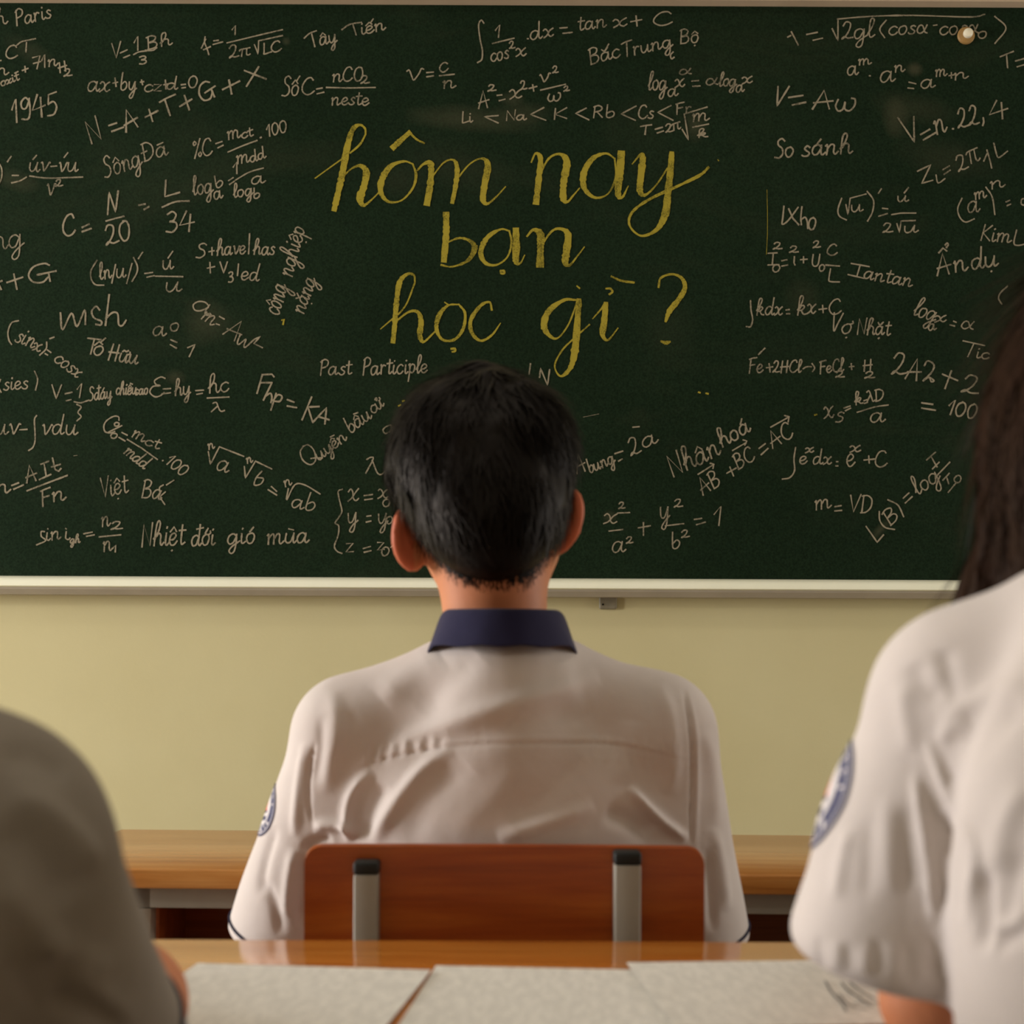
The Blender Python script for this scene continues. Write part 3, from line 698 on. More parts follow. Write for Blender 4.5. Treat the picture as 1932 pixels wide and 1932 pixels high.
ins('L(B) = log I/I0', L('1634,993 1655,1023 1667,1009'), S('1659,965 1660,982 1670,995 1688,999'), T('B', 1678, 993, 1699, 975, 30), S('1675,943 1694,953 1705,975'), L('1704,940 1715,930;1708,949 1721,937'), T('log', 1731, 935, 1776, 902, 36), L('1748,868 1765,853;1757,862 1768,881;1759,885 1772,872'), L('1767,898 1792,872'), L('1779,906 1791,893;1786,900 1790,913;1789,929 1803,912'), T('0', 1803, 914, 1818, 905, 14))
ins('C = N/20 = L/34', T('C', 117, 447, 144, 443, 42), L('155,429 168,423;155,437 172,431'), L('203,405 206,363 218,400 223,360'), L('200,417 218,412 234,408'), T('20', 198, 464, 250, 450, 40), L('262,387 274,385;272,395 281,390'), L('313,340 311,371 339,363'), S('306,391 330,381 357,379'), T('34', 311, 441, 366, 437, 41), w=3.7)
ins('word ending ng', T('ng', -14, 474, 46, 464, 48))
ins('A + G', T('A', -22, 552, 8, 545, 38), L('13,533 43,523;26,517 32,546'), T('G', 51, 537, 105, 530, 38), w=3.7)
ins('(ln|u|) = u/u', S('183,491 172,510 172,526 180,537 196,538'), T('ln', 188, 528, 211, 524, 32), L('218,499 211,534'), T('u', 219, 525, 238, 523, 34), L('249,497 239,535'), S('252,486 259,502 258,515 249,531'), L('261,488 269,476'), L('273,516 288,514;277,523 291,520'), T('u', 306, 509, 328, 507, 34), L('317,487 326,474'), L('293,521 345,522'), T('u', 311, 551, 343, 549, 36))
ins('msh', S('114,590 118,622 135,591 145,616 160,585 161,612'), S('188,585 181,578 173,588 178,600 191,606 190,613 181,612'), L('206,556 199,614'), S('200,601 212,590 222,592 224,612 231,614 238,604'), w=3.8)
ins('(sin x) = cos x', S('35,605 22,609 15,626 17,642 22,650'), T('sin', 26, 643, 62, 658, 36), T('x', 60, 660, 76, 664, 30), S('88,645 87,658 75,670'), L('94,639 102,636'), L('89,660 96,665;85,667 90,670'), T('cosx', 100, 680, 146, 714, 30))
ins('Tố Hữu', L('165,638 191,641;178,640 171,668'), T('ố', 174, 670, 197, 669, 34), T('Hữu', 202, 679, 260, 688, 33), w=3.4)
ins('a° = 1', T('a', 287, 634, 313, 634, 36), T('o', 319, 625, 339, 624, 30), L('322,641 334,646;321,650 333,657'), L('354,656 368,650 357,673'))
ins('am = Aω²', T('a', 360, 582, 397, 598, 44), T('m', 378, 601, 402, 616, 34), L('414,597 423,602;408,611 414,613'), T('A', 420, 630, 448, 647, 40), T('w', 443, 648, 472, 660, 40), L('480,640 491,635 479,648 495,656'))
ins('S + have/has + V3/ed', T('S', 369, 487, 391, 485, 27), L('394,475 404,473;400,467 400,481'), T('have', 408, 482, 464, 479, 32), L('471,441 469,479'), T('has', 477, 481, 520, 480, 30), L('391,506 405,503;396,495 397,515'), L('415,494 422,515 429,494'), T('3', 430, 533, 441, 532, 21), L('450,498 448,520'), T('ed', 454, 528, 489, 530, 32))
ins('Công nghiệp nặng', T('công', 526, 597, 542, 540, 40), T('nghiệp', 551, 524, 576, 430, 36), T('nặng', 572, 594, 597, 528, 34))
ins('(sies)', S('1,716 -3,728 2,740'), T('sies', 6, 737, 54, 733, 30), S('65,700 71,716 67,736'), w=2.8)
ins('V = 1/3 S đáy chiều cao', L('98,726 106,752 116,726'), L('123,743 136,740;125,756 134,754'), T('1', 142, 750, 155, 750, 28), S('140,758 152,760 165,756'), S('145,763 153,768 147,778 153,786 145,794'), T('Sđáy', 167, 756, 211, 751, 27), T('chiều', 218, 745, 258, 744, 25), T('cao', 254, 745, 279, 744, 22), w=2.9)
ins('ε = hf = hc/λ', T('ε', 278, 750, 310, 748, 39), L('308,734 322,733;306,743 322,741'), T('hy', 329, 747, 360, 744, 32), L('369,737 384,736;371,744 382,742'), T('hc', 392, 742, 433, 738, 36), L('391,751 432,749'), T('λ', 397, 777, 424, 776, 19))
ins('Fhp = KA', L('495,707 485,742;495,707 513,706 517,711;491,722 513,722'), L('513,722 497,755'), S('500,748 510,742 513,750 511,760'), S('521,742 511,774'), S('515,756 524,745 532,748 528,757 517,757'), L('542,754 555,759;542,766 560,769'), L('588,749 570,792;602,767 581,768 590,797'), L('590,797 616,769 613,800;600,786 621,792'), w=3.6)
ins('uv − ∫ v du', T('uv', -10, 821, 37, 818, 38), L('37,811 51,810'), S('69,784 65,792 66,815 66,832 62,844 54,850'), T('vdu', 77, 821, 145, 821, 38))
ins('C% = mct/mdd . 100', T('C', 188, 812, 214, 822, 38), T('o', 214, 802, 224, 806, 15), L('205,815 230,803'), T('o', 207, 824, 221, 829, 20), L('230,816 240,821;224,825 236,832'), T('m', 247, 823, 272, 835, 28), T('ct', 271, 838, 300, 848, 22), L('240,829 268,846 297,867'), T('mdd', 232, 854, 272, 886, 26), T('.100', 304, 868, 345, 900, 24))
ins('n = AIt/Fn', T('n', -10, 934, 22, 928, 34), L('22,916 35,911;26,923 44,915'), T('A', 50, 911, 73, 905, 32), L('77,876 92,870;83,874 87,897;74,905 96,895'), L('99,864 104,886 111,889 115,884;97,881 114,876'), S('51,926 90,911 127,897'), T('F', 78, 956, 98, 952, 34), T('n', 98, 947, 125, 943, 34), w=3.6)
ins('Việt Bắc', T('Việt', 191, 939, 243, 929, 40), T('B', 266, 938, 287, 939, 36), T('a', 285, 940, 304, 944, 36), S('308,915 301,920 302,930;312,928 303,938 311,952'), L('314,915 328,906'))
ins('sin i = n2/n1', S('84,1003 78,1003 78,1012 86,1020 69,1028'), T('in', 86, 1020, 115, 1017, 30), S('125,1003 124,1015 129,1018 132,1015'), L('124,997 125,998'), T('gh', 132, 1025, 151, 1024, 16), L('158,1007 174,1004;163,1012 178,1009'), T('n', 191, 994, 209, 992, 36), T('2', 207, 1000, 232, 998, 16), L('187,1013 228,1009'), T('n', 194, 1041, 213, 1039, 36), T('1', 212, 1042, 221, 1041, 13))
ins('Nhiệt đới gió mùa', T('Nhiệt', 264, 1031, 349, 1028, 46), T('đới', 359, 1031, 406, 1028, 40), T('gió', 428, 1027, 482, 1024, 38), T('mùa', 503, 1027, 583, 1024, 38), w=3.4)
ins('Past Participle', T('Past', 602, 709, 664, 706, 31), T('Participle', 683, 708, 807, 703, 34))
ins('nth root of a times b', T('n', 393, 848, 406, 845, 20), L('393,852 397,876 414,843 460,861'), T('a', 406, 886, 430, 892, 40), T('n', 466, 875, 478, 872, 20), L('461,880 463,902 482,870 513,885'), S('494,889 483,902 480,915 492,913 497,903 486,901'), L('512,918 522,927;506,924 522,934'), T('n', 537, 919, 552, 914, 22), S('544,922 541,943 556,915 575,915 604,932'), T('ab', 547, 957, 594, 966, 34))
ins('Quyền bầu cử', T('Q', 578, 885, 608, 862, 40), T('uyền', 602, 870, 656, 828, 27), T('bầu', 660, 818, 703, 788, 31), T('cử', 704, 782, 726, 764, 28))
ins('letters behind the head', S('690,893 704,866 699,863 692,867;702,868 712,892 720,895 727,889'), S('746,809 736,802 723,810 727,818 737,812 739,803 741,825 733,840'))
ins('system of equations', S('646,923 638,928 642,950 645,965 638,978 632,987 639,992 638,1010 631,1030 636,1040 645,1044'), T('x', 655, 946, 678, 944, 46), L('687,935 703,933;688,943 703,941'), T('x', 711, 942, 734, 940, 36), T('0', 721, 957, 738, 955, 15), L('742,941 754,939;748,934 747,946'), T('y', 655, 988, 675, 986, 38), L('692,974 700,973;691,985 700,983'), T('y', 712, 989, 732, 987, 38), T('0', 728, 989, 742, 988, 15), T('z', 651, 1043, 668, 1042, 34), L('685,1035 699,1031;687,1042 700,1039'), T('z', 710, 1038, 726, 1037, 30), T('0', 718, 1049, 736, 1048, 18), S('737,1033 742,1030 748,1032'))
ins('LN', L('1001,686 998,706'), L('1018,712 1020,695 1033,727 1037,697'), w=3.0)
ins('stray chalk ticks', L('1100,787 1130,781;139,860 146,859'), w=1.2)

for label, items, w in INS:
    groups = []
    for it in items:
        if it[0] == 'T': st = text_strokes(*it[1:])
        else: st = raw(it[1], it[0] == 'S')
        for P in st:
            if len(P) == 2 or it[0] == 'L':
                # break straight strokes into short runs for a chalky edge
                Q = [P[0]]
                for a_, b_ in zip(P[:-1], P[1:]):
                    n_ = max(2, int(np.hypot(*(b_ - a_)) / 5))
                    Q += [a_ + (b_ - a_) * t for t in np.linspace(0, 1, n_ + 1)[1:]]
                P = np.array(Q)
            lo, hi = P.min(0) - 13, P.max(0) + 13
            near = [g for g in groups if (g[0] < hi).all() and (g[1] > lo).all()]
            groups = [g for g in groups if not any(g is q for q in near)]
            groups.append((np.min([lo] + [g[0] for g in near], 0), np.max([hi] + [g[1] for g in near], 0), [q for g in near for q in g[2]] + [P]))
    for g in groups:
        mb = MB()
        for P in g[2]: ribbon(mb, P, w * 0.88)
        mb.build('chalk_writing', M['chalk'], board, label='white chalk writing: ' + label)

YEL = {
'hôm': ["265,105,3 262,78,4 238,62,5 205,85,10 180,170,12 160,280,12 140,370,12 122,448,10", "265,105,3 240,150,4 195,190,3", "35,305,2 160,215,3",
        "160,300,3 200,262,3 240,248,6 268,275,12 258,340,13 240,395,14 255,428,7 290,405,3 335,360,3",
        "480,240,3 440,228,4 380,250,9 340,310,12 335,370,9 370,412,5 430,405,3 480,350,4 495,290,5 480,240,3", "390,165,10 428,130,10 465,97,8", "465,97,4 498,128,4 532,145,3",
        "500,270,3 530,240,5 562,240,11 560,330,12 545,420,13", "560,310,3 620,235,3 665,222,4 682,260,9 675,340,9 660,415,8", "680,310,3 740,240,3 795,215,4 822,245,11 808,330,12 800,400,11 820,421,5 860,390,3 903,343,2"],
'nay': ["1020,232,3 1040,192,4 1062,215,10 1055,300,11 1042,415,12", "1058,290,3 1100,215,4 1150,195,5 1182,230,14 1168,320,13 1166,395,12 1185,412,5 1210,385,3 1240,350,2",
        "1400,215,3 1360,192,4 1300,215,9 1260,280,12 1262,350,10 1310,393,5 1370,375,3 1405,300,4 1400,215,3", "1430,190,13 1425,270,14 1415,372,12 1435,391,5 1462,340,2",
        "1480,240,2 1520,195,5 1528,215,12 1520,290,13 1515,362,11 1540,381,5 1590,335,3 1640,260,3", "1660,190,10 1655,260,12 1642,380,13 1630,470,13 1590,540,8 1520,567,4 1468,520,4 1480,460,5 1560,400,5 1700,335,6 1790,290,6 1828,255,4"],
'bạn': ["632,468,12 632,560,12 622,680,12", "632,600,3 690,578,4 740,590,6 762,625,10 730,680,6 660,708,3 610,700,4",
        "920,545,3 880,538,4 820,575,9 790,640,10 810,690,7 860,700,4 910,665,3 930,600,4 920,545,3", "950,540,12 952,610,13 950,680,12 970,692,4 990,655,2", "880,727,4 895,727,4 897,737,4 884,739,4 880,729,3",
        "1000,570,3 1030,540,6 1062,560,14 1062,620,14 1060,700,13", "1062,620,3 1110,550,4 1150,535,5 1187,560,12 1180,640,14 1175,688,12 1195,701,5 1230,660,3 1262,618,2"],
'học': ["333,992,2 400,935,3", "490,780,3 485,747,4 455,742,5 420,780,10 405,880,10 398,970,10 390,1050,9", "490,780,3 450,880,3 400,940,3", "400,960,3 460,915,4 503,915,6 518,960,10 512,1020,10 530,1050,5 580,1005,3",
        "690,880,3 640,885,4 600,930,9 588,990,8 615,1040,5 670,1040,5 710,990,6 718,920,5 690,880,3", "655,1082,4 672,1082,4 672,1093,4 660,1096,3",
        "840,905,4 830,870,4 790,885,6 745,950,8 750,1010,7 790,1045,5 840,1020,4 880,965,2"],
'gì': ["1225,860,4 1170,860,6 1100,910,11 1078,980,12 1110,1028,6 1145,1030,3 1190,970,3 1225,880,3", "1237,860,10 1230,960,13 1220,1080,13 1200,1165,10 1155,1207,4 1127,1160,3 1160,1090,3 1220,1030,3 1285,972,3",
       "1300,945,2 1335,905,3 1358,880,8", "1360,875,8 1352,960,12 1345,1018,9 1370,1042,4 1415,988,2", "1360,808,3 1380,808,4 1390,822,4 1376,834,4", "1385,752,3 1430,772,4 1488,780,4"],
'?': ["1600,802,4 1610,760,4 1660,742,4 1705,760,6 1720,805,9 1690,860,10 1650,910,10 1632,958,4", "1612,1048,4 1632,1055,7 1652,1050,4"],
'specks': ["1228,796,3 1240,806,3", "625,870,2 640,880,3", "1870,220,2 1874,225,2"],
}
for word, sts in YEL.items():
    mb = MB()
    for s in sts:
        A_ = parse(s)
        A_[:, 0] = 580 + A_[:, 0] / 2.415; A_[:, 1] = 210 + A_[:, 1] / 2.415
        Q = crom(A_, 9)
        ribbon(mb, Q[:, :2], np.maximum(Q[:, 2], 1.5) * 1.0)
    mb.build('chalk_lettering', M['chalk_yellow'], board, label='big yellow chalk lettering: ' + word)
mb = MB()
for s in ("532,604 536,602 534,612", "1447,358 1448,400 1448,440 1446,480", "1537,783 1541,782", "1318,740 1321,741", "1332,742 1336,743", "752,766 756,764", "760,757 763,756"):
    ribbon(mb, parse(s), 0.8 if s.startswith('1447') else 3.0)
mb.build('chalk_speck', M['chalk_yellow'], board, label='yellow chalk specks')
# ------------------------------------------------------------------ furniture
DZ = 0.75
def school_desk(label, cx, y0, y1, half, rotz, top_mat, thick=0.023, leg_w=0.024, inset=0.055, shelf=True):
    """two-seat school desk; y0 = edge nearer the camera"""
    cy = (y0 + y1) / 2
    e = empty('school_desk', (cx, cy, 0), label, 'desk', rotz, 'school desks')
    hy = (y1 - y0) / 2
    P = lambda mb, n, m, lab=None: mb.build(n, m, e, True, lab, world_coords=False)
    b = MB(); b.box(-half, half, -hy, hy, DZ - thick, DZ, 0.0025); P(b, 'tabletop', top_mat)
    zt = DZ - thick - .0005
    ins_ = 0.03
    b = MB()
    lx = half - inset
    b.box(-lx, lx, -hy + ins_, -hy + ins_ + .025, zt - .027, zt, .002)
    b.box(-lx, lx, hy - ins_ - .025, hy - ins_, zt - .027, zt, .002)
    for s in (-1, 1): b.box(s * (lx - .0125) - .0125, s * (lx - .0125) + .0125, -hy + ins_, hy - ins_, zt - .027, zt, .002)
    P(b, 'steel_frame', M['grey_steel'])
    for sx in (-1, 1):
        for sy in (-1, 1):
            b = MB()
            x = sx * (lx - leg_w / 2); y = sy * (hy - ins_ - .0125)
            b.box(x - leg_w / 2, x + leg_w / 2, y - .0125, y + .0125, 0.012, zt - .0275, .002)
            l = P(b, 'leg', M['grey_steel'])
            f = MB(); f.box(x - leg_w / 2 - .002, x + leg_w / 2 + .002, y - .0145, y + .0145, 0.0, .022, .003)
            f.build('foot_cap', M['black_rubber'], l, True, 'black rubber foot', world_coords=False)
    if shelf:
        b = MB(); b.box(-lx + .013, lx - .013, -hy + .06, -.0005, .615, .627, .002); P(b, 'book_shelf', M['shelf_wood'])
        b = MB(); b.box(-lx + .013, lx - .013, 0.0, .012, .40, zt - .002, .002); P(b, 'back_panel', M['shelf_wood'])
        for s in (-1, 1):
            b = MB(); b.box(s * (lx - .020) - .006, s * (lx - .020) + .006, -hy + .06, -.0005, .6275, zt - .03, .002); P(b, 'side_board', M['shelf_wood'])
    return e

school_desk('school desk with a pale wooden top standing in front of the seated boy', 0.10, 1.700, 2.080, 0.66, math.radians(-2.0), M['front_top'], inset=0.117)
school_desk('nearer school desk with a glossy orange-brown top carrying the paper sheets', 0.0, 0.925, 1.297, 0.62, 0.0, M['desk_top'])

def chair():
    e = empty('school_chair', (-.007, 1.55, 0), 'wooden school chair with reddish-brown backrest on grey posts, the boy sits on it', 'chair')
    # backrest: plywood with rounded corners, gently bowed in plan
    a0 = W(578, 1594, 1.405); a1 = W(1326, 1598, 1.405)
    x0, x1, zt = a0[0], a1[0], a0[2]
    zb, r = zt - .205, .016
    out = []
    for cx, cz, q0 in ((x1 - r, zt - r, 0), (x0 + r, zt - r, 90), (x0 + r, zb + r, 180), (x1 - r, zb + r, 270)):
        for q in range(0, 91, 15): out.append((cx + r * math.cos(math.radians(q0 + q)), cz + r * math.sin(math.radians(q0 + q))))
    top = [p for p in out]
    xs = np.linspace(x0, x1, 33)
    # grid of columns clipped to the rounded outline
    def span(x):
        dx = max(0, (x0 + r) - x, x - (x1 - r))
        k = r - math.sqrt(max(0, r * r - dx * dx))
        return zb + k, zt - k
    xs = np.unique(np.r_[x0 + r * (1 - np.cos(np.linspace(0, math.pi / 2, 7))), np.linspace(x0 + r, x1 - r, 29), x1 - r * (1 - np.cos(np.linspace(0, math.pi / 2, 7)))])
    vs, fs = [], []
    th = .0115
    n = len(xs)
    for x in xs:
        t = (x - (x0 + x1) / 2) / ((x1 - x0) / 2)
        yb = 1.398 - .006 * t * t
        lo, hi = span(x)
        for (y, z) in ((yb, lo), (yb, hi), (yb + th * .3, hi + .0018), (yb + th * .7, hi + .0018), (yb + th, hi), (yb + th, lo)): vs.append((x, y, z))
    for i in range(n - 1):
        for j in range(6): fs.append((i * 6 + j, i * 6 + (j + 1) % 6, (i + 1) * 6 + (j + 1) % 6, (i + 1) * 6 + j))
    fs += [tuple(range(6)), tuple(range((n - 1) * 6, n * 6))[::-1]]
    mb = MB(); mb.add(vs, fs); mb.build('backrest', M['chair_ply'], e, True)
    b = MB(); b.box(-.195, .18, 1.432, 1.80, .428, .442, .005); b.build('seat', M['chair_ply'], e, True)
    for (u0, u1, vt) in ((667, 713, 1626), (1160, 1210, 1608)):
        q0, q1 = W(u0, vt, 1.372), W(u1, vt, 1.372)
        zt_ = q0[2]
        b = MB(); b.box(q0[0], q1[0], 1.372, 1.3965, 0.012, zt_ - .012, .002)
        p = b.build('back_post', M['grey_steel'], e, True)
        c = MB(); c.box(q0[0] - .0006, q1[0] + .0006, 1.3714, 1.3968, zt_ - .0125, zt_, .003); c.build('post_cap', M['black_rubber'], p, True, 'black plastic end cap')
        c = MB(); c.box(q0[0] - .002, q1[0] + .002, 1.370, 1.398, 0, .022, .003); c.build('foot_cap', M['black_rubber'], p, True, 'black rubber foot')
        b = MB(); b.box(q0[0], q1[0], 1.397, 1.75, .402, .427, .002); b.build('seat_rail', M['grey_steel'], e, True)
        b = MB(); b.box(q0[0], q1[0], 1.725, 1.75, 0.012, .4015, .002); f = b.build('leg', M['grey_steel'], e, True)
        c = MB(); c.box(q0[0] - .002, q1[0] + .002, 1.723, 1.752, 0, .022, .003); c.build('foot_cap', M['black_rubber'], f, True, 'black rubber foot')
chair()

def stool(cx, cy, label):
    e = empty('wooden_stool', (cx, cy, 0), label, 'stool', group='stools at the nearer desk')
    b = MB(); b.box(cx - .17, cx + .17, cy - .15, cy + .15, .415, .440, .005); b.build('seat', M['chair_ply'], e, True)
    for sx in (-1, 1):
        for sy in (-1, 1):
            b = MB(); b.box(cx + sx * .14 - .012, cx + sx * .14 + .012, cy + sy * .12 - .012, cy + sy * .12 + .012, 0, .4145, .002)
            b.build('leg', M['grey_steel'], e, True)

# ------------------------------------------------------------------ paper sheets on the nearer desk
def sheet(tl, ang, w, h, z, label, curl=0.0012, dog=False):
    a = math.radians(ang)
    ex, ey = np.array([math.cos(a), math.sin(a)]), np.array([math.sin(a), -math.cos(a)])
    cx, cy = np.array(tl) + ex * w / 2 + ey * h / 2
    nx, ny = 24, 24
    vs, fs = [], []
    for side in (0, 1):
        for j in range(ny + 1):
            for i in range(nx + 1):
                s, t = i / nx - .5, j / ny - .5
                zz = curl * (abs(s) * 2) ** 3 * (0.5 + t) + curl * .8 * (max(0, -t) * 2) ** 3 + side * .00025
                vs.append((s * w, -t * h, zz))
    N = (nx + 1) * (ny + 1)
    for j in range(ny):
        for i in range(nx):
            k = j * (nx + 1) + i
            q = (k, k + 1, k + nx + 2, k + nx + 1)
            fs += [q[::-1] if False else q, tuple(p + N for p in q[::-1])]
    edge = [i for i in range(nx + 1)] + [(j) * (nx + 1) + nx for j in range(1, ny + 1)] + [ny * (nx + 1) + i for i in range(nx - 1, -1, -1)] + [j * (nx + 1) for j in range(ny - 1, 0, -1)]
    for p, q in zip(edge, edge[1:] + edge[:1]): fs.append((p, q, q + N, p + N))
    o = link_mesh('paper_sheet', vs, fs, M['paper'], smooth=False)
    o.location = (cx, cy, z); o.rotation_euler = (0, 0, a)
    return tag(o, label, 'paper', 'paper sheets on the nearer desk')

TR = np.array([-.269, 1.176]); a_ = math.radians(7)
sheet(TR - .185 * np.array([math.cos(a_), math.sin(a_)]), 7, .185, .205, DZ + .0003, 'paper sheet mostly under the forearm of the person at the left, one corner showing')
sheet((-.249, 1.181), -6.5, .188, .205, DZ + .0022, 'leftmost fully visible white printed sheet, beside the hand of the person at the left')
sheet((-.0597, 1.185), -4.5, .186, .205, DZ + .0003, 'white printed sheet in the middle of the three, its edge under its neighbour')
s3 = sheet((.093, 1.190), 4.5, .185, .205, DZ + .0024, 'white printed sheet nearest the girl, overlapping its neighbour and bearing a faint sketch')
mb = MB()
for s in ("1560,1848 1572,1868 1592,1890 1600,1905", "1590,1850 1606,1868 1630,1880", "1585,1872 1604,1892 1640,1902", "1606,1850 1626,1866 1652,1880", "1614,1890 1640,1886 1668,1892", "1600,1862 1622,1878 1648,1896"):
    Q = crom(parse(s), 8)
    Z3 = DZ + .0024 + .0014
    pts = []
    for u, v in Q:
        d = (EYE - Z3) * FPX / (v - V0)
        pts.append(((u - U0) * d / FPX, d))
    pts = np.array(pts)
    Tn = np.gradient(pts, axis=0); Tn /= np.hypot(Tn[:, 0], Tn[:, 1])[:, None]
    Nn = np.column_stack([-Tn[:, 1], Tn[:, 0]]) * .0008
    n = len(pts)
    mb.add([(x, y, Z3) for x, y in pts + Nn] + [(x, y, Z3) for x, y in pts - Nn], [(i, i + 1, n + i + 1, n + i) for i in range(n - 1)])
mb.build('pencil_sketch', M['pencil'], s3, label='faint grey pencil sketch')
# ------------------------------------------------------------------ people: signed-distance modelling
class Vol:
    def __init__(s, lo, hi, h):
        s.lo = np.array(lo, np.float32); s.h = h
        s.n = np.ceil((np.array(hi) - s.lo) / h).astype(int) + 1
        s.F = np.ones(s.n, np.float32)
        s.ax = [s.lo[i] + h * np.arange(s.n[i], dtype=np.float32) for i in range(3)]
    def _sub(s, lo, hi, pad):
        i0 = np.clip(np.floor((np.array(lo) - pad - s.lo) / s.h).astype(int), 0, s.n)
        i1 = np.clip(np.ceil((np.array(hi) + pad - s.lo) / s.h).astype(int) + 1, 0, s.n)
        sl = tuple(slice(a, b) for a, b in zip(i0, i1))
        X = [s.ax[0][sl[0]][:, None, None], s.ax[1][sl[1]][None, :, None], s.ax[2][sl[2]][None, None, :]]
        return sl, X
    def _merge(s, sl, d, k, op):
        f = s.F[sl]
        if op == '+':
            if k > 0:
                hh = np.maximum(k - np.abs(f - d), 0) / k
                s.F[sl] = np.minimum(f, d) - hh * hh * k * .25
            else: s.F[sl] = np.minimum(f, d)
        else:
            d = -d
            hh = np.maximum(k - np.abs(f - d), 0) / max(k, 1e-6)
            s.F[sl] = np.maximum(f, d) + hh * hh * k * .25
    def cone(s, a, b, ra, rb, k=0.0, op='+', clip=None, squash=None):
        a, b = np.array(a, float), np.array(b, float)
        R = max(ra, rb)
        sl, X = s._sub(np.minimum(a, b) - R, np.maximum(a, b) + R, k + 3 * s.h)
        if min(x.size for x in X) == 0: return
        ba = b - a; l2 = float(ba @ ba) + 1e-12
        p = [X[i] - a[i] for i in range(3)]
        t = np.clip((p[0] * ba[0] + p[1] * ba[1] + p[2] * ba[2]) / l2, 0, 1)
        q = squash or (1, 1, 1)
        d = np.sqrt(sum(((p[i] - ba[i] * t) / q[i]) ** 2 for i in range(3))) - (ra + (rb - ra) * t)
        if clip is not None:
            c, n, ck = clip
            e = sum((X[i] - c[i]) * n[i] for i in range(3))
            hh = np.maximum(ck - np.abs(d - e), 0) / ck
            d = np.maximum(d, e) + hh * hh * ck * .25
        s._merge(sl, d.astype(np.float32), k, op)
    def chain(s, pts, rs, k=0.0):
        for i in range(len(pts) - 1): s.cone(pts[i], pts[i + 1], rs[i], rs[i + 1], k)
    def ell(s, c, r, k=0.0, op='+', R=None, clip=None):
        c, r = np.array(c, float), np.array(r, float)
        m = r if R is None else np.full(3, r.max())
        sl, X = s._sub(c - m, c + m, k + 3 * s.h)
        if min(x.size for x in X) == 0: return
        p = [X[i] - c[i] for i in range(3)]
        if R is not None: p = [sum(R[i][j] * p[j] for j in range(3)) for i in range(3)]   # rows of R = local axes
        k0 = np.sqrt(sum((p[i] / r[i]) ** 2 for i in range(3)))
        k1 = np.sqrt(sum((p[i] / r[i] ** 2) ** 2 for i in range(3)))
        d = k0 * (k0 - 1) / np.maximum(k1, 1e-6)
        if clip is not None:
            cc, n, ck = clip
            e = sum((X[i] - cc[i]) * n[i] for i in range(3))
            hh = np.maximum(ck - np.abs(d - e), 0) / ck
            d = np.maximum(d, e) + hh * hh * ck * .25
        s._merge(sl, d.astype(np.float32), k, op)
    def sample(s, P):
        g = np.clip((P - s.lo) / s.h, 0, s.n - 1.001)
        i = g.astype(int); f = (g - i)
        out = 0
        for dx in (0, 1):
            for dy in (0, 1):
                for dz in (0, 1):
                    w = (f[:, 0] if dx else 1 - f[:, 0]) * (f[:, 1] if dy else 1 - f[:, 1]) * (f[:, 2] if dz else 1 - f[:, 2])
                    out = out + w * s.F[i[:, 0] + dx, i[:, 1] + dy, i[:, 2] + dz]
        return out
    def normals(s, P):
        e = s.h
        g = np.column_stack([s.sample(P + np.eye(3)[i] * e) - s.sample(P - np.eye(3)[i] * e) for i in range(3)])
        return g / np.maximum(np.linalg.norm(g, axis=1)[:, None], 1e-9)
    def mesh(s, project=2):
        S = s.F < 0
        act = np.zeros(s.n - 1, bool); al = np.ones(s.n - 1, bool)
        for dx in (0, 1):
            for dy in (0, 1):
                for dz in (0, 1):
                    c = S[dx:s.n[0] - 1 + dx, dy:s.n[1] - 1 + dy, dz:s.n[2] - 1 + dz]
                    act |= c; al &= c
        act &= ~al
        I = np.argwhere(act)
        idx = np.full(s.n - 1, -1, np.int32); idx[act] = np.arange(len(I))
        V8 = {(dx, dy, dz): s.F[I[:, 0] + dx, I[:, 1] + dy, I[:, 2] + dz] for dx in (0, 1) for dy in (0, 1) for dz in (0, 1)}
        acc = np.zeros((len(I), 3)); cnt = np.zeros(len(I))
        for a in V8:
            for ax in range(3):
                if a[ax] == 0:
                    b = list(a); b[ax] = 1; b = tuple(b)
                    fa, fb = V8[a], V8[b]
                    m = (fa < 0) != (fb < 0)
                    t = np.where(m, fa / np.where(m, fa - fb, 1), 0)
                    p = np.tile(np.array(a, float), (len(I), 1)); p[:, ax] = t
                    acc += p * m[:, None]; cnt += m
        V = s.lo + (I + acc / cnt[:, None]) * s.h
        faces = []
        for ax in range(3):
            u, v = [(1, 2), (2, 0), (0, 1)][ax]
            a0 = [slice(None)] * 3; a1 = [slice(None)] * 3
            a0[ax] = slice(0, -1); a1[ax] = slice(1, None)
            for q in (u, v):
                a0[q] = slice(1, -1); a1[q] = slice(1, -1)
            A, B = S[tuple(a0)], S[tuple(a1)]
            E = np.argwhere(A != B)
            if not len(E): continue
            flip = A[tuple(E.T)]
            base = E.copy(); base[:, u] += 1; base[:, v] += 1
            def cell(du, dv):
                c = base.copy(); c[:, u] += du; c[:, v] += dv
                return idx[c[:, 0], c[:, 1], c[:, 2]]
            Q = np.column_stack([cell(-1, -1), cell(0, -1), cell(0, 0), cell(-1, 0)])
            Q[~flip] = Q[~flip][:, ::-1]
            faces.append(Q)
        Fc = np.vstack(faces)
        Fc = Fc[(Fc >= 0).all(1)]
        for _ in range(project):
            n = s.normals(V); d = s.sample(V)
            V = V - n * np.clip(d, -s.h, s.h)[:, None]
        return V, Fc, s.normals(V)

def unit(v):
    v = np.array(v, float); return v / np.linalg.norm(v)
def lerp(a, b, t): return np.array(a) + (np.array(b) - np.array(a)) * t

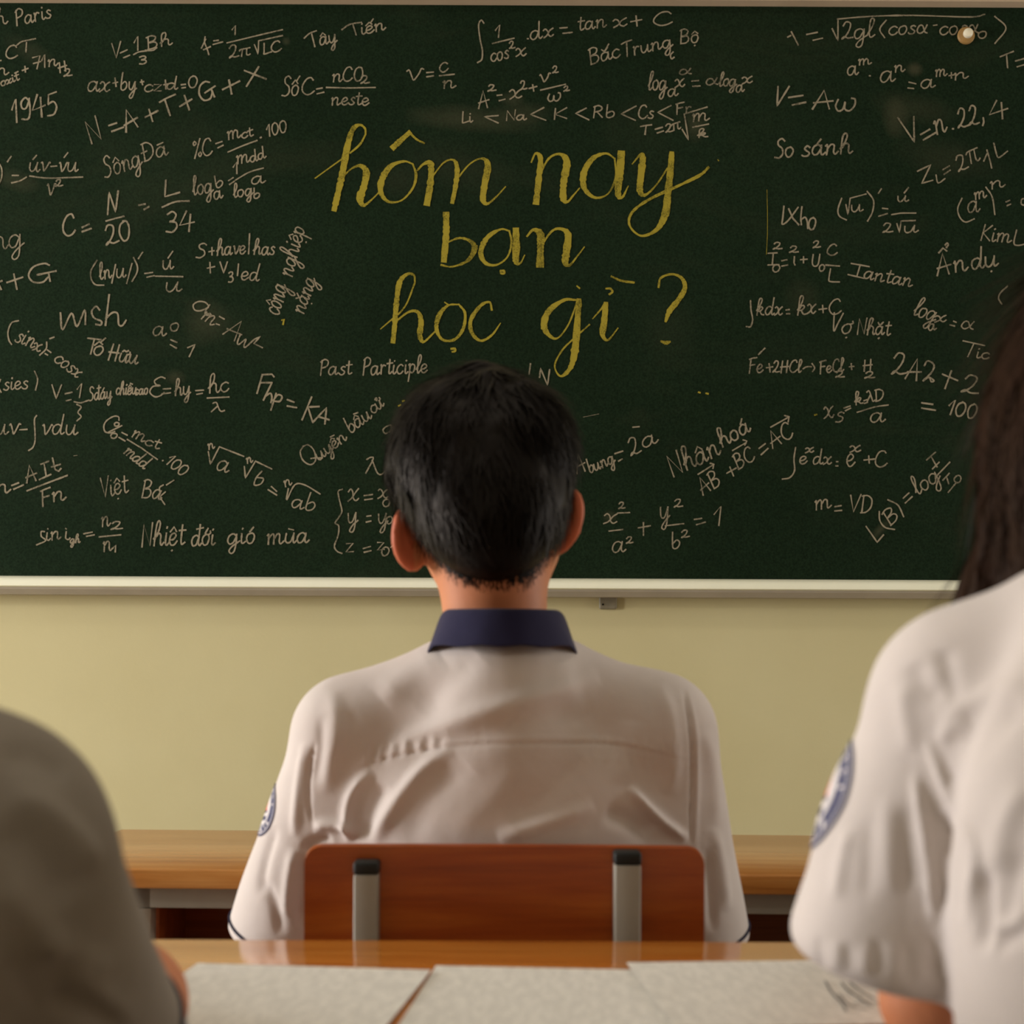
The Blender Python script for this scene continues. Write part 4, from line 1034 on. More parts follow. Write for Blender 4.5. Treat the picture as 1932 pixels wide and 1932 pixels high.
def vnoise(P, f, seed=0, octaves=2):
    """cheap smooth pseudo-noise from summed rotated sines, about -1..1"""
    r = np.random.default_rng(seed)
    out = 0; amp = 1; tot = 0
    for o in range(octaves):
        for _ in range(5):
            d = r.normal(size=3); d /= np.linalg.norm(d)
            out = out + amp * np.sin(P @ d * f * r.uniform(.6, 1.4) + r.uniform(0, 6.28))
        tot += amp * 2.2; f *= 2; amp *= .5
    return out / tot

def folds(P, N, specs, facing=(-.05, .35)):
    """raise or sink cloth along creases; every crease = (points in frame pixels, half width px, height m)"""
    u, v = px_of(P)
    fac = np.clip((-N[:, 1] - facing[0]) / (facing[1] - facing[0]), 0, 1)
    out = np.zeros(len(P))
    for pts, w, amp in specs:
        A = crom(parse(pts), 6) if len(pts.split()) > 2 else parse(pts)
        lo, hi = A.min(0) - 3 * w, A.max(0) + 3 * w
        m = (u > lo[0]) & (u < hi[0]) & (v > lo[1]) & (v < hi[1]) & (fac > 0)
        if not m.any(): continue
        uu, vv = u[m], v[m]
        best = np.full(len(uu), 1e9); tt = np.zeros(len(uu))
        seg = np.r_[0, np.cumsum(np.hypot(*np.diff(A, axis=0).T))]
        for i in range(len(A) - 1):
            a, b = A[i], A[i + 1]
            ba = b - a; l2 = ba @ ba + 1e-9
            t = np.clip(((uu - a[0]) * ba[0] + (vv - a[1]) * ba[1]) / l2, 0, 1)
            d = np.hypot(uu - a[0] - ba[0] * t, vv - a[1] - ba[1] * t)
            c = d < best
            best[c] = d[c]; tt[c] = (seg[i] + t[c] * math.sqrt(l2)) / seg[-1]
        taper = np.clip(np.minimum(tt, 1 - tt) * 5, 0.0, 1) ** .7
        out[m] += amp * np.exp(-(best / w) ** 2) * taper
    return out * fac

# ---- body building blocks (forward = +Y)
def add_head(v, C, s=1.0, ears=None, k=.02):
    C = np.array(C)
    v.ell(C, (.078 * s, .094 * s, .100 * s), 0)
    v.ell(C + np.array((0, .030, -.062)) * s, (.060 * s, .060 * s, .062 * s), .03)
    v.ell(C + np.array((0, .062, -.095)) * s, (.026 * s, .026 * s, .018 * s), .03)            # chin
    v.cone(C + np.array((0, .092, .005)) * s, C + np.array((0, .108, -.036)) * s, .008 * s, .013 * s, .012)   # nose
    for x in (-1, 1):
        v.ell(C + np.array((x * .009, .102, -.040)) * s, (.008 * s,) * 3, .006)
        v.ell(C + np.array((x * .033, .100, -.002)) * s, (.017 * s, .014 * s, .011 * s), .01, '-')              # eye sockets
        v.ell(C + np.array((x * .036, .074, -.036)) * s, (.022 * s, .016 * s, .018 * s), .02)                   # cheek
        v.ell(C + np.array((x * .031, .088, .020)) * s, (.022 * s, .010 * s, .006 * s), .012)                   # brow
    v.ell(C + np.array((0, .088, -.066)) * s, (.022 * s, .012 * s, .0055 * s), .006)
    v.ell(C + np.array((0, .086, -.075)) * s, (.019 * s, .012 * s, .006 * s), .006)
    v.ell(C + np.array((0, .101, -.0705)) * s, (.020 * s, .008 * s, .0016 * s), .002, '-')
    for sx in (-1, 1):
        E, tip, tilt = ears[0 if sx < 0 else 1] if ears else (C + np.array((sx * .083, -.012, -.02)) * s, .9, 0)
        p = unit((sx * .78, -.60, 0)); q = unit((sx * .10 + tilt, -.10, 1)); nrm = np.cross(p, q)
        a, b = .0185 * s * tip, .0275 * s * tip
        v.ell(np.array(E) - p * .002, (a, b, .0045 * s), .006, R=[p, q, nrm])
        ring = []
        for t in np.radians(np.arange(150, -120, -18)):
            ring.append(np.array(E) + p * a * math.cos(t) + q * (b * math.sin(t)))
        v.chain(ring, [.0042 * s] * len(ring), .004)
        v.ell(np.array(E) - q * b * .85 - p * a * .1, (.0085 * s, .010 * s, .006 * s), .006, R=[p, q, nrm])

def add_hand(v, wrist, d, up, sx, s=1.0, curl=.5):
    """palm and five separate bent fingers; d = pointing direction, up = back of the hand, sx = side of the thumb"""
    d, up = unit(d), unit(up)
    side = unit(np.cross(d, up)) * sx
    up = unit(np.cross(side, d)) * (1 if np.dot(np.cross(side, d), up) > 0 else -1)
    w = np.array(wrist)
    K = []
    for o, L_ in ((.030, .092), (.010, .096), (-.010, .092), (-.028, .084)):
        kn = w + d * L_ * s + side * o * s + up * .004
        v.cone(w + side * o * .55 * s + d * .012, kn, .0135 * s, .0105 * s, .012)
        K.append(kn)
    for kn, L_ in zip(K, (.068, .076, .070, .055)):
        d1 = unit(d * math.cos(curl * .6) - up * math.sin(curl * .6)); d2 = unit(d * math.cos(curl * 1.4) - up * math.sin(curl * 1.4)); d3 = unit(d * math.cos(curl * 2) - up * math.sin(curl * 2))
        p1 = kn + d1 * L_ * .5 * s; p2 = p1 + d2 * L_ * .3 * s; p3 = p2 + d3 * L_ * .2 * s
        v.chain([kn, p1, p2, p3], [.0098 * s, .0085 * s, .0075 * s, .0062 * s], .003)
    t0 = w + d * .025 * s + side * .024 * s
    t1 = t0 + unit(d * .75 + side * .65 - up * .2) * .038 * s
    t2 = t1 + unit(d * .95 + side * .25 - up * .25) * .030 * s
    t3 = t2 + unit(d - up * .4) * .022 * s
    v.chain([t0, t1, t2, t3], [.016 * s, .0115 * s, .0098 * s, .0078 * s], .006)

def add_legs(v, pel, hipw, knees, ankles, f=1.0, feet=True):
    for sx, kn, an in zip((-1, 1), knees, ankles):
        hip = np.array(pel) + (sx * hipw, .03, -.01)
        v.cone(hip, kn, .074 * f, .052 * f, .04)
        v.cone(kn, an, .052 * f, .036 * f, .03)
        if feet:
            v.cone(np.array(an) + (0, -.02, -.055), np.array(an) + (0, .13, -.062), .026, .02, .03)

def finish_body(v, e, mat, name='body', smooth_noise=0.0):
    V, F, N = v.mesh()
    return link_mesh(name, V, F, mat, e, True), V, F, N

def shoes(e, ankles):
    for an in ankles:
        v = Vol(np.array(an) - (.06, .12, .10), np.array(an) + (.06, .22, .06), .005)
        a = np.array(an)
        v.cone(a + (0, -.035, -.05), a + (0, .135, -.056), .038, .030, 0, clip=((0, 0, .006), (0, 0, -1), .004))
        v.cone(a + (0, -.02, 0.0), a + (0, -.02, -.05), .044, .042, .03)
        V, F, N = v.mesh(1)
        V[:, 2] = np.maximum(V[:, 2], .003)
        link_mesh('shoe', V, F, M['shoe'], e, True, label='black shoe')

def eyes(e, C, s=1.0):
    for x in (-1, 1):
        b = MB()
        c = np.array(C) + np.array((x * .033, .082, -.002)) * s
        n = 14
        vs, fs = [], []
        for j in range(n + 1):
            for i in range(n):
                t, q = math.pi * j / n, 2 * math.pi * i / n
                vs.append(c + .0118 * s * np.array((math.sin(t) * math.cos(q), math.cos(t), math.sin(t) * math.sin(q))))
        for j in range(n):
            for i in range(n): fs.append((j * n + i, j * n + (i + 1) % n, (j + 1) * n + (i + 1) % n, (j + 1) * n + i))
        o = link_mesh('eye', np.array(vs), fs, [M['eye'], M['hair_black']], e, True, label='dark-irised eye',
                      fmat=[1 if k < 3 * n else 0 for k in range(len(fs))])

def strands(P, N, D, length, width, lift, segs=4, droop=0.0, seed=1, sink=.0008):
    """many thin tapered hair locks as one vertex list; P roots, N normals, D flow directions"""
    r = np.random.default_rng(seed)
    n = len(P)
    Tn = D - N * np.sum(D * N, 1)[:, None]
    Tn /= np.maximum(np.linalg.norm(Tn, axis=1)[:, None], 1e-6)
    B = np.cross(Tn, N)
    L_ = np.broadcast_to(length, (n,)) * r.uniform(.7, 1.25, n)
    Wd = np.broadcast_to(width, (n,)) * r.uniform(.7, 1.3, n)
    Lf = np.broadcast_to(lift, (n,)) * r.uniform(.5, 1.5, n)
    bend = r.normal(0, .18, n)
    vs = np.zeros((n, segs + 1, 2, 3))
    for k in range(segs + 1):
        t = k / segs
        c = P + Tn * (L_ * t)[:, None] + N * (Lf * L_ * t - sink - .25 * Lf * L_ * t * t)[:, None] + B * (bend * L_ * t * t)[:, None]
        c[:, 2] -= droop * L_ * t * t
        hw = (Wd * (1 - t ** 1.5) * .5 + .00015)[:, None]
        vs[:, k, 0] = c + B * hw; vs[:, k, 1] = c - B * hw
    base = np.arange(n)[:, None] * (segs + 1) * 2
    fs = []
    for k in range(segs):
        fs.append(np.hstack([base + 2 * k, base + 2 * k + 1, base + 2 * k + 3, base + 2 * k + 2]))
    return vs.reshape(-1, 3), np.vstack(fs)

def join_geo(parts):
    V, F, off = [], [], 0
    for v, f in parts:
        V.append(np.asarray(v)); F.append(np.asarray(f) + off); off += len(v)
    return np.vstack(V), np.vstack(F)

def bvh(V, F): return BVHTree.FromPolygons(V.tolist(), F.tolist())

def drape_ring(tree, a, b, t, r_out, tilt_n, tube=.0016, name='piping', parent=None, n=72):
    """thin cord sewn round a sleeve, pressed onto the cloth surface"""
    a, b = np.array(a), np.array(b)
    ax = unit(b - a) if tilt_n is None else unit(tilt_n)
    c = lerp(a, b, t)
    u = unit(np.cross(ax, (0, 1, .2))); w = np.cross(ax, u)
    pts = []
    for i in range(n):
        q = 2 * math.pi * i / n
        d = u * math.cos(q) + w * math.sin(q)
        hit = tree.ray_cast(Vector(c + d * r_out), Vector(-d), r_out * .95)
        pts.append((np.array(hit[0]) if hit[0] is not None else c + d * r_out * .6) + d * tube * .45)
    mb = MB()
    m = 8
    vs, fs = [], []
    for i in range(n):
        p = pts[i]; tg = unit(pts[(i + 1) % n] - pts[i - 1])
        o1 = unit(p - c - tg * np.dot(p - c, tg)); o2 = np.cross(tg, o1)
        for k in range(m):
            q = 2 * math.pi * k / m
            vs.append(p + (o1 * math.cos(q) + o2 * math.sin(q)) * tube)
    for i in range(n):
        for k in range(m): fs.append((i * m + k, ((i + 1) % n) * m + k, ((i + 1) % n) * m + (k + 1) % m, i * m + (k + 1) % m))
    return link_mesh(name, np.array(vs), fs, M['piping'], parent, True, label='dark navy piping round the cuff')

def badge(tree, c, nrm, up, ru, rv, parent):
    """embroidered school badge on a sleeve: blue ring with stitched lettering, red flame in the middle"""
    nrm = unit(nrm); e1 = unit(np.cross(up, nrm)); e2 = np.cross(nrm, e1)
    NR, NA = 26, 96
    vs, fs, fm = [], [], []
    r8 = np.random.default_rng(3)
    def put(x, y):
        o = np.array(c) + e1 * x * ru + e2 * y * rv + nrm * .05
        h = tree.ray_cast(Vector(o), Vector(-nrm), .12)
        p = np.array(h[0]) if h[0] is not None else np.array(c) + e1 * x * ru + e2 * y * rv - nrm * .02
        return p + (np.array(h[1]) * .0011 if h[0] is not None else nrm * .001)
    for j in range(NR + 1):
        for i in range(NA):
            q = 2 * math.pi * i / NA; r = max(j / NR, .002)
            vs.append(put(r * math.cos(q), r * math.sin(q)))
    letters = r8.random(NA) < .72
    for j in range(NR):
        for i in range(NA):
            fs.append((j * NA + i, j * NA + (i + 1) % NA, (j + 1) * NA + (i + 1) % NA, (j + 1) * NA + i))
            r = (j + .5) / NR; q = 2 * math.pi * (i + .5) / NA
            x, y = r * math.cos(q), r * math.sin(q)
            k = 0
            if r > .93: k = 1
            elif .66 < r < .88: k = 1 if letters[i] or j % 5 == 2 else 0
            elif .58 < r < .63: k = 1
            elif y < -.05 and abs(x) < .34 and y > -.42 and (abs(y + .2) > .05): k = 1
            elif (abs(x) < .20 * (1 - (y - .05) / .5)) and -.05 <= y < .48: k = 2
            fm.append(k)
    return link_mesh('school_badge', np.array(vs), fs, [M['badge_white'], M['badge_blue'], M['badge_red']], parent, True, fmat=fm,
                     label='round blue and white sleeve badge with a red centre')
# ------------------------------------------------------------------ the boy at the front desk, seen from behind
def boy():
    e = empty('person', (0, 1.56, 0), 'boy seen from behind on the wooden chair, white shirt with navy collar, facing the board', 'person')
    C = W(919, 882, 1.50)
    nb = W(944, 1190, 1.495)
    shL, shR = W(660, 1408, 1.52), W(1236, 1391, 1.52)
    slL, slR = W(541, 1778, 1.57), W(1300, 1780, 1.57)           # sleeve ends
    elL, elR = W(535, 1850, 1.585), W(1302, 1852, 1.585)
    wrL, wrR = np.array((-.13, 1.78, .565)), np.array((.09, 1.78, .565))
    pel = np.array((-.01, 1.56, .535))
    kn = [np.array((-.13, 1.97, .50)), np.array((.11, 1.97, .50))]
    an = [np.array((-.13, 1.93, .095)), np.array((.11, 1.93, .095))]
    v = Vol((-.42, 1.34, 0.0), (.40, 2.15, 1.33), .0042)
    add_head(v, C, 1.0, ears=[(W(777, 1012, 1.487), 1.06, .10), (W(1064, 980, 1.484), 1.0, .06)])
    v.cone(nb + (0, .022, -.06), W(926, 1035, 1.502), .048, .0570, .02)
    v.ell(W(930, 1020, 1.535), (.067, .055, .055), .03)
    v.ell((-.008, 1.545, .84), (.150, .080, .15), .03)
    v.ell((-.01, 1.545, .64), (.135, .080, .16), .06)
    for s_, sh, el, wr in ((-1, shL, elL, wrL), (1, shR, elR, wrR)):
        sh = sh + np.array((-s_ * .012, 0, -.005))
        v.cone(nb + (0, .022, -.085), sh, .038, .042, .03)
        v.cone(sh, el, .044, .036, .03); v.cone(el, wr, .036, .024, .02)
        add_hand(v, wr, (-.2 * s_, 1, -.25), (0, .2, 1), -s_ if s_ > 0 else 1, 1.0, .45)
    add_legs(v, pel, .085, kn, an)
    body, bV, bF, bN = finish_body(v, e, M['skin'])
    body.data.materials.append(M['skin_ear'])
    fc = bV[bF].mean(1)
    ear = np.zeros(len(fc), bool)
    for q in (W(777, 1012, 1.487), W(1064, 980, 1.484)): ear |= (np.linalg.norm(fc - q, axis=1) < .034) & (np.abs(fc[:, 0] - C[0]) > .0715)
    body.data.polygons.foreach_set('material_index', ear.astype(np.int32))
    eyes(e, C)
    # trousers and shoes
    v = Vol((-.36, 1.38, .1), (.34, 2.1, .70), .007)
    v.ell(pel + (0, .0, .02), (.165, .11, .095), 0); add_legs(v, pel, .085, kn, [a + (0, 0, .06) for a in an], 1.22, False)
    V, F, N = v.mesh(1)
    V[:, 2] = np.maximum(V[:, 2], .0)
    m_ = (V[:, 2] < .4435) & (V[:, 1] < 1.79); V[m_, 2] = .4435
    link_mesh('trousers', V, F, M['trousers'], e, True)
    shoes(e, an)
    # shirt
    v = Vol((-.36, 1.36, .44), (.33, 1.72, 1.06), .0026)
    v.ell((-.008, 1.530, .815), (.184, .107, .215), 0)
    v.ell((-.008, 1.545, .66), (.178, .108, .20), .06, clip=((0, 0, .50), (0, 0, -1), .02))
    v.cone((-.050, 1.502, .944), (.035, 1.502, .947), .050, .050, .012)
    v.ell((-.008, 1.505, .93), (.094, .087, .12), .015, clip=((0, 0, 1.010), (0, 0, 1), .012))
    for s_, sh, sl in ((-1, shL, slL), (1, shR, slR)):
        v.cone((-.008 + s_ * .055, 1.504, .962), (-.008 + s_ * .155, 1.516, .925), .050, .053, .014)
        ax = unit(sl - sh)
        v.cone(sh, sl + ax * .05, .0585, .0665, .03, clip=(sl, ax, .006))
    V, F, N = v.mesh()
    FO = [
        # long tension fold from the right shoulder blade to the left side
        ("1130,1278 1050,1305 960,1330 860,1360 780,1392 720,1430", 20, .0050),
        ("1120,1330 1020,1360 920,1385 850,1400", 28, -.0040),
        ("850,1412 800,1450 757,1500 725,1550 702,1592", 14, .0062),
        ("880,1440 830,1490 790,1540 770,1590", 26, -.0030),
        ("700,1455 668,1490 655,1535 662,1590", 10, .0060), ("725,1480 700,1530 690,1580", 12, -.0045),
        ("628,1300 634,1370 622,1440 612,1500", 16, .0030), ("606,1350 604,1420 594,1480", 10, -.0020), ("660,1340 656,1400 640,1460", 16, -.0015),
        ("575,1400 566,1460 560,1520 556,1580", 9, .0040),
        ("590,1560 620,1556 650,1560 668,1580", 10, .0075), ("575,1610 592,1590 625,1580", 10, -.0060),
        ("1182,1486 1215,1520 1255,1555 1296,1582", 9, .0085), ("1140,1530 1190,1550 1230,1572", 18, -.0060), ("1120,1520 1040,1550 940,1580", 14, .0040),
        ("1000,1440 920,1510 850,1580", 26, .0014), ("1100,1430 1040,1490 960,1550", 26, -.0025), ("1190,1360 1180,1420 1170,1480", 22, .0030),
        ("830,1235 770,1275 720,1320", 26, .0035), ("900,1235 840,1290 790,1340", 26, -.0028), ("1060,1240 1070,1300 1100,1350", 22, .0025),
        ("1240,1290 1262,1350 1270,1430 1262,1500", 14, .0035), ("1330,1380 1345,1470 1350,1560", 12, .0030),
        # yoke seam with its little gathers, and the armhole seams
        ("672,1452 720,1434 780,1420 840,1410 960,1403 1080,1402 1180,1408 1296,1434", 3.0, -.0016),
        ("672,1445 720,1427 780,1413 840,1403 960,1396 1080,1395 1180,1401 1296,1427", 4.5, .0008),
        ("592,1400 583,1450 582,1510 590,1560", 3.2, -.0034), ("1290,1300 1301,1380 1304,1470 1302,1592", 3.2, -.0036), ("1296,1300 1309,1380 1312,1470 1310,1592", 5, .0014),
        # sleeve folds and drag lines
        ("556,1600 545,1660 540,1730", 10, .0045), ("520,1560 500,1630 492,1690", 9, -.0035), ("575,1610 574,1680 566,1750", 8, -.005), ("500,1660 520,1710 530,1765", 10, -.0035),
        ("1345,1560 1362,1640 1372,1720", 11, .0035), ("1330,1600 1340,1680 1345,1760", 9, -.0035),
    ]
    for k in range(12):
        x = 692 + k * 13
        FO.append(("%d,%d %d,%d" % (x, 1405 - k * 2 + (k % 3) * 4, x - 5, 1446 - k * 3), 3.6, .0014 if k % 2 == 0 else -.0011))
    for k in range(7):
        x = 1120 + k * 24
        FO.append(("%d,%d %d,%d" % (x, 1385 + k, x - 2, 1440 + k * 2), 4.5, .0012))
    d = folds(V, N, FO) + vnoise(V, 26, 4, 2) * .0022 * np.clip((1.0 - V[:, 2]) * 12, 0, 1)
    near = np.clip((1.418 + .006 - V[:, 1]) * 200, 0, 1)
    V = V + N * d[:, None]
    m_ = (V[:, 1] < 1.4155) & (V[:, 2] < .825)
    V[m_, 1] = 1.4155 + (V[m_, 1] - 1.4155) * .04
    shirt = link_mesh('shirt', V, F, M['shirt'], e, True)
    tree = bvh(V, F)
    for sh, sl in ((shL, slL), (shR, slR)):
        drape_ring(tree, sh, sl, .945, .12, None, parent=shirt)
    badge(tree, W(524, 1530, 1.533), (-.915, -.375, .16), (-.18, .1, 1), .030, .028, shirt)
    # collar: stand and fall of navy cotton
    vs, fs = [], []
    na, prof = 80, [(1.00, 0.0), (1.03, .0045), (1.08, .004), (1.17, -.008), (1.27, -.022), (1.37, -.0315), (1.355, -.0345), (1.22, -.022), (1.06, -.006), (.97, -.005)]
    cc = W(952, 1157, 1.495)
    for i in range(na + 1):
        q = -150 + 300 * i / na
        a = math.radians(q)
        fr = max(0, (abs(q) - 60) / 90.0)
        for rr, dz in prof:
            rx, ry = .0575 * rr, .0555 * rr
            drop = .03 * fr ** 1.3
            x = cc[0] + rx * math.sin(a) * (1 + .03 * fr) - .002
            y = 1.496 - ry * math.cos(a)
            z = cc[2] - .001 + dz * (1 + .35 * math.sin(min(1, fr) * math.pi)) - drop
            vs.append((x, y, z))
    m = len(prof)
    for i in range(na):
        for j in range(m): fs.append((i * m + j, (i + 1) * m + j, (i + 1) * m + (j + 1) % m, i * m + (j + 1) % m))
    fs += [tuple(range(m)), tuple(range(na * m, na * m + m))[::-1]]
    vs = np.array(vs)
    vs[:, 2] += .0008 * np.sin(vs[:, 0] * 160) * (vs[:, 2] < cc[2] - .02)
    col = link_mesh('collar', vs, fs, M['navy'], shirt, True, label='navy blue collar')
    sub = col.modifiers.new('round', 'SUBSURF'); sub.levels = 1; sub.render_levels = 1
    # hair
    v = Vol((-.16, 1.36, 1.03), (.10, 1.62, 1.32), .003)
    v.ell(W(909, 872, 1.500), (.0930, .104, .0925), 0, clip=((0, 1.545, 1.19), unit((0, .8, -.6)), .03))
    v.ell(W(928, 977, 1.465), (.0645, .080, .0640), .035)
    v.ell(W(842, 842, 1.47), (.048, .055, .055), .03); v.ell(W(982, 830, 1.47), (.048, .06, .055), .025)
    v.ell(W(922, 930, 1.456), (.060, .070, .045), .035)
    V, F, N = v.mesh()
    u, w = px_of(V)
    lowf = np.clip((1060 - w) / 120, 0.1, 1)
    lock = vnoise(V * np.array((1, 1, .22)), 150, 9, 2) * .0038 + vnoise(V, 55, 12, 2) * .004
    V = V + N * (lock * lowf)[:, None]
    parts = [(V, F)]
    Pn = v.normals(V)
    r = np.random.default_rng(5)
    crown = W(925, 742, 1.46)
    def flow(P):
        D = P - crown; D /= np.maximum(np.linalg.norm(D, axis=1)[:, None], 1e-6)
        D = D + np.array((0, 0, -.9)) + np.column_stack([-(P[:, 1] - crown[1]), (P[:, 0] - crown[0]), np.zeros(len(P))]) * 3.0
        return D + r.normal(0, .22, D.shape)
    ok = np.argwhere((w < 1000)).ravel()
    pk = r.choice(ok, 5200)
    parts.append(strands(V[pk], Pn[pk], flow(V[pk]),   .034, .0024, .11, 4, .1, 3))
    ok = np.argwhere((w >= 930)).ravel()
    pk = r.choice(ok, 3200)
    parts.append(strands(V[pk], Pn[pk], flow(V[pk]), .009, .0009, .18, 2, 0, 4))
    # short clipped hair thinning out over the nape and behind the ears
    ub, wb = px_of(bV)
    line = np.interp(ub, [780, 800, 830, 870, 930, 1000, 1035, 1055], [985, 1020, 1058, 1086, 1098, 1088, 1045, 1010])
    dd = wb - line
    ok = np.argwhere((bN[:, 1] < .1) & (dd > -34) & (dd < 24) & (ub > 796) & (ub < 1052) & (bV[:, 2] > 1.04)).ravel()
    pr = np.clip((24 - dd[ok]) / 40, 0, 1) ** 1.8; pr /= pr.sum()
    pk = r.choice(ok, 7000, p=pr)
    jit = r.normal(0, .0014, (len(pk), 3))
    parts.append(strands(bV[pk] + jit - bN[pk] * np.sum(jit * bN[pk], 1)[:, None], bN[pk], np.tile((0, -.05, -1.0), (len(pk), 1)) + r.normal(0, .15, (len(pk), 3)), .0032, .00042, .35, 2, 0, 6, 0.0))
    hv, hf = join_geo(parts)
    link_mesh('hair', hv, hf, M['hair_black'], e, True)
boy()

# ------------------------------------------------------------------ the girl on the right
def girl():
    d0 = .88
    e = empty('person', (.40, .80, 0), 'girl with long dark brown hair and white badged shirt beside the nearer desk', 'person')
    C = W(2185, 770, .94)
    nb = W(2200, 1150, .86)
    cx = nb[0]
    sh = W(1832, 1322, d0)
    shR = sh.copy(); shR[0] = 2 * cx - sh[0]
    el = np.array((W(1772, 1930, .93)[0], .935, .785)); elR = np.array((2 * cx - el[0], .93, .785))
    wr = np.array((cx - .05, 1.10, .788)); wrR = np.array((cx + .06, 1.12, .788))
    pel = np.array((cx, .79, .535))
    kn = [np.array((cx - .10, 1.19, .50)), np.array((cx + .10, 1.19, .50))]
    an = [np.array((cx - .10, 1.15, .095)), np.array((cx + .10, 1.15, .095))]
    v = Vol((cx - .32, .62, 0), (cx + .32, 1.36, 1.32), .0055)
    add_head(v, C, .96)
    v.cone(nb - (0, 0, .05), C + (0, -.01, -.06), .050, .047, .02)
    v.ell((cx, .80, .86), (.115, .072, .16), .04); v.ell((cx, .80, .64), (.112, .085, .15), .05)
    for s_, s1, e1, w1 in ((-1, sh, el, wr), (1, shR, elR, wrR)):
        v.cone(nb - (0, .01, .06), s1 + np.array((-s_ * .01, 0, -.005)), .038, .038, .05)
        v.cone(s1 + np.array((-s_ * .01, 0, -.005)), e1, .037, .0315, .02); v.cone(e1, w1, .0315, .021, .02)
        add_hand(v, w1, (-s_ * .35, 1, 0), (0, 0, 1), 1 if s_ < 0 else -1, .9, .12)
    add_legs(v, pel, .085, kn, an, .95)
    finish_body(v, e, M['skin'])
    eyes(e, C, .96)
    v = Vol((cx - .3, .62, .1), (cx + .3, 1.34, .70), .008)
    v.ell(pel + (0, 0, .02), (.165, .115, .095), 0); add_legs(v, pel, .085, kn, [a + (0, 0, .06) for a in an], 1.2, False)
    V, F, N = v.mesh(1)
    m_ = (V[:, 2] < .4435) & (V[:, 1] < 1.0); V[m_, 2] = .4435
    link_mesh('trousers', V, F, M['trousers'], e, True); shoes(e, an)
    # shirt
    sl = W(1672, 1772, .895); slR = sl.copy(); slR[0] = 2 * cx - sl[0]
    v = Vol((cx - .31, .64, .46), (cx + .31, 1.0, 1.07), .003)
    v.ell((cx, .805, .87), (.140, .098, .20), 0)
    v.ell((cx, .805, .68), (.130, .108, .22), .05, clip=((0, 0, .50), (0, 0, -1), .02))
    v.cone((cx - .05, .86, 1.005), (cx + .05, .86, 1.005), .046, .046, .03)
    for s_, s1, s2 in ((-1, sh, sl), (1, shR, slR)):
        v.cone((cx + s_ * .05, .862, 1.0), s1, .048, .054, .03)
        ax = unit(s2 - s1 + np.array((0, 0, -.02)))
        v.cone(s1, lerp(s1, s2, .55), .0555, .054, .02)
        v.cone(lerp(s1, s2, .5), s2 + ax * .03, .054, .0575, .02, clip=(s2 + ax * .023, ax, .022), squash=(1, .95, 1))
    V, F, N = v.mesh()
    FO = [
        ("1932,1285 1870,1310 1810,1340 1770,1370", 18, .0042), ("1932,1330 1880,1370 1830,1420", 26, -.0045),
        ("1722,1250 1740,1290 1775,1320", 22, -.0030), ("1780,1220 1790,1270 1800,1320", 18, -.0030), ("1700,1290 1706,1350 1720,1420", 18, .0030),
        ("1724,1460 1742,1560 1754,1650 1762,1745", 9, .0060), ("1745,1400 1770,1450 1795,1510 1822,1570 1836,1625 1822,1690 1814,1745", 9, .0065),
        ("1776,1530 1786,1600 1790,1680 1795,1740", 12, -.0075), ("1708,1520 1712,1600 1716,1690", 13, -.0022), ("1770,1400 1790,1380 1830,1360", 14, .0035),
        ("1672,1500 1676,1590 1680,1690", 16, .0020), ("1640,1540 1640,1620 1636,1700", 14, -.0016), ("1605,1560 1590,1640 1580,1700", 12, .0028),
        ("1850,1640 1850,1720 1846,1800", 14, -.006), ("1932,1480 1890,1560 1870,1650", 24, .004), ("1932,1600 1900,1680 1880,1780", 22, -.003),
        ("1932,1760 1900,1775 1870,1790", 14, -.004), ("1932,1730 1900,1745 1865,1755", 12, .004),
    ]
    for k, x in enumerate(range(1548, 1800, 27)):
        FO.append(("%d,%d %d,%d" % (x + (k % 2) * 6, 1768 + (k * 5) % 20, x + 6 - k, 1826 + min(k, 6) * 4), 8, .0016 if k % 2 else -.0016))
    dsp = folds(V, N, FO) * .8 + vnoise(V, 24, 14, 2) * .0025
    V = V + N * dsp[:, None]
    shirt = link_mesh('shirt', V, F, M['shirt'], e, True)
    tree = bvh(V, F)
    badge(tree, lerp(sh, sl, .40) + np.array((-.055, .013, .0)), (-.97, .11, .08), (-.25, .1, 1), .033, .034, shirt)
    vs, fs = [], []
    na, prof = 60, [(1.0, 0.0), (1.04, .004), (1.15, -.008), (1.3, -.032), (1.26, -.035), (1.08, -.012), (.97, -.006)]
    for i in range(na + 1):
        q = -150 + 300 * i / na; a = math.radians(q); fr = max(0, (abs(q) - 60) / 90.0)
        for rr, dz in prof: vs.append((cx + .055 * rr * math.sin(a), .862 - .056 * rr * math.cos(a), nb[2] + .012 + dz - .03 * fr ** 1.3))
    m = len(prof)
    for i in range(na):
        for j in range(m): fs.append((i * m + j, (i + 1) * m + j, (i + 1) * m + (j + 1) % m, i * m + (j + 1) % m))
    fs += [tuple(range(m)), tuple(range(na * m, na * m + m))[::-1]]
    link_mesh('collar', np.array(vs), fs, M['navy'], shirt, True, label='navy blue collar')
    # long straight hair, falling in front of the shoulders
    v = Vol((cx - .2, .80, .86), (cx + .2, 1.10, 1.31), .0035)
    v.ell(W(2188, 758, .935), (.0985, .108, .121), 0, clip=((0, 1.0, 1.17), unit((0, .85, -.5)), .03))
    v.ell(W(2196, 930, .955), (.100, .070, .16), .04, clip=((0, 1.005, 0), (0, 1, 0), .02))
    for s_ in (-1, 1):
        v.chain([C + (s_ * .070, .03, -.02), C + (s_ * .078, .045, -.12), C + (s_ * .076, .045, -.20), C + (s_ * .066, .05, -.27)], [.024, .024, .022, .014], .03)
    V, F, N = v.mesh()
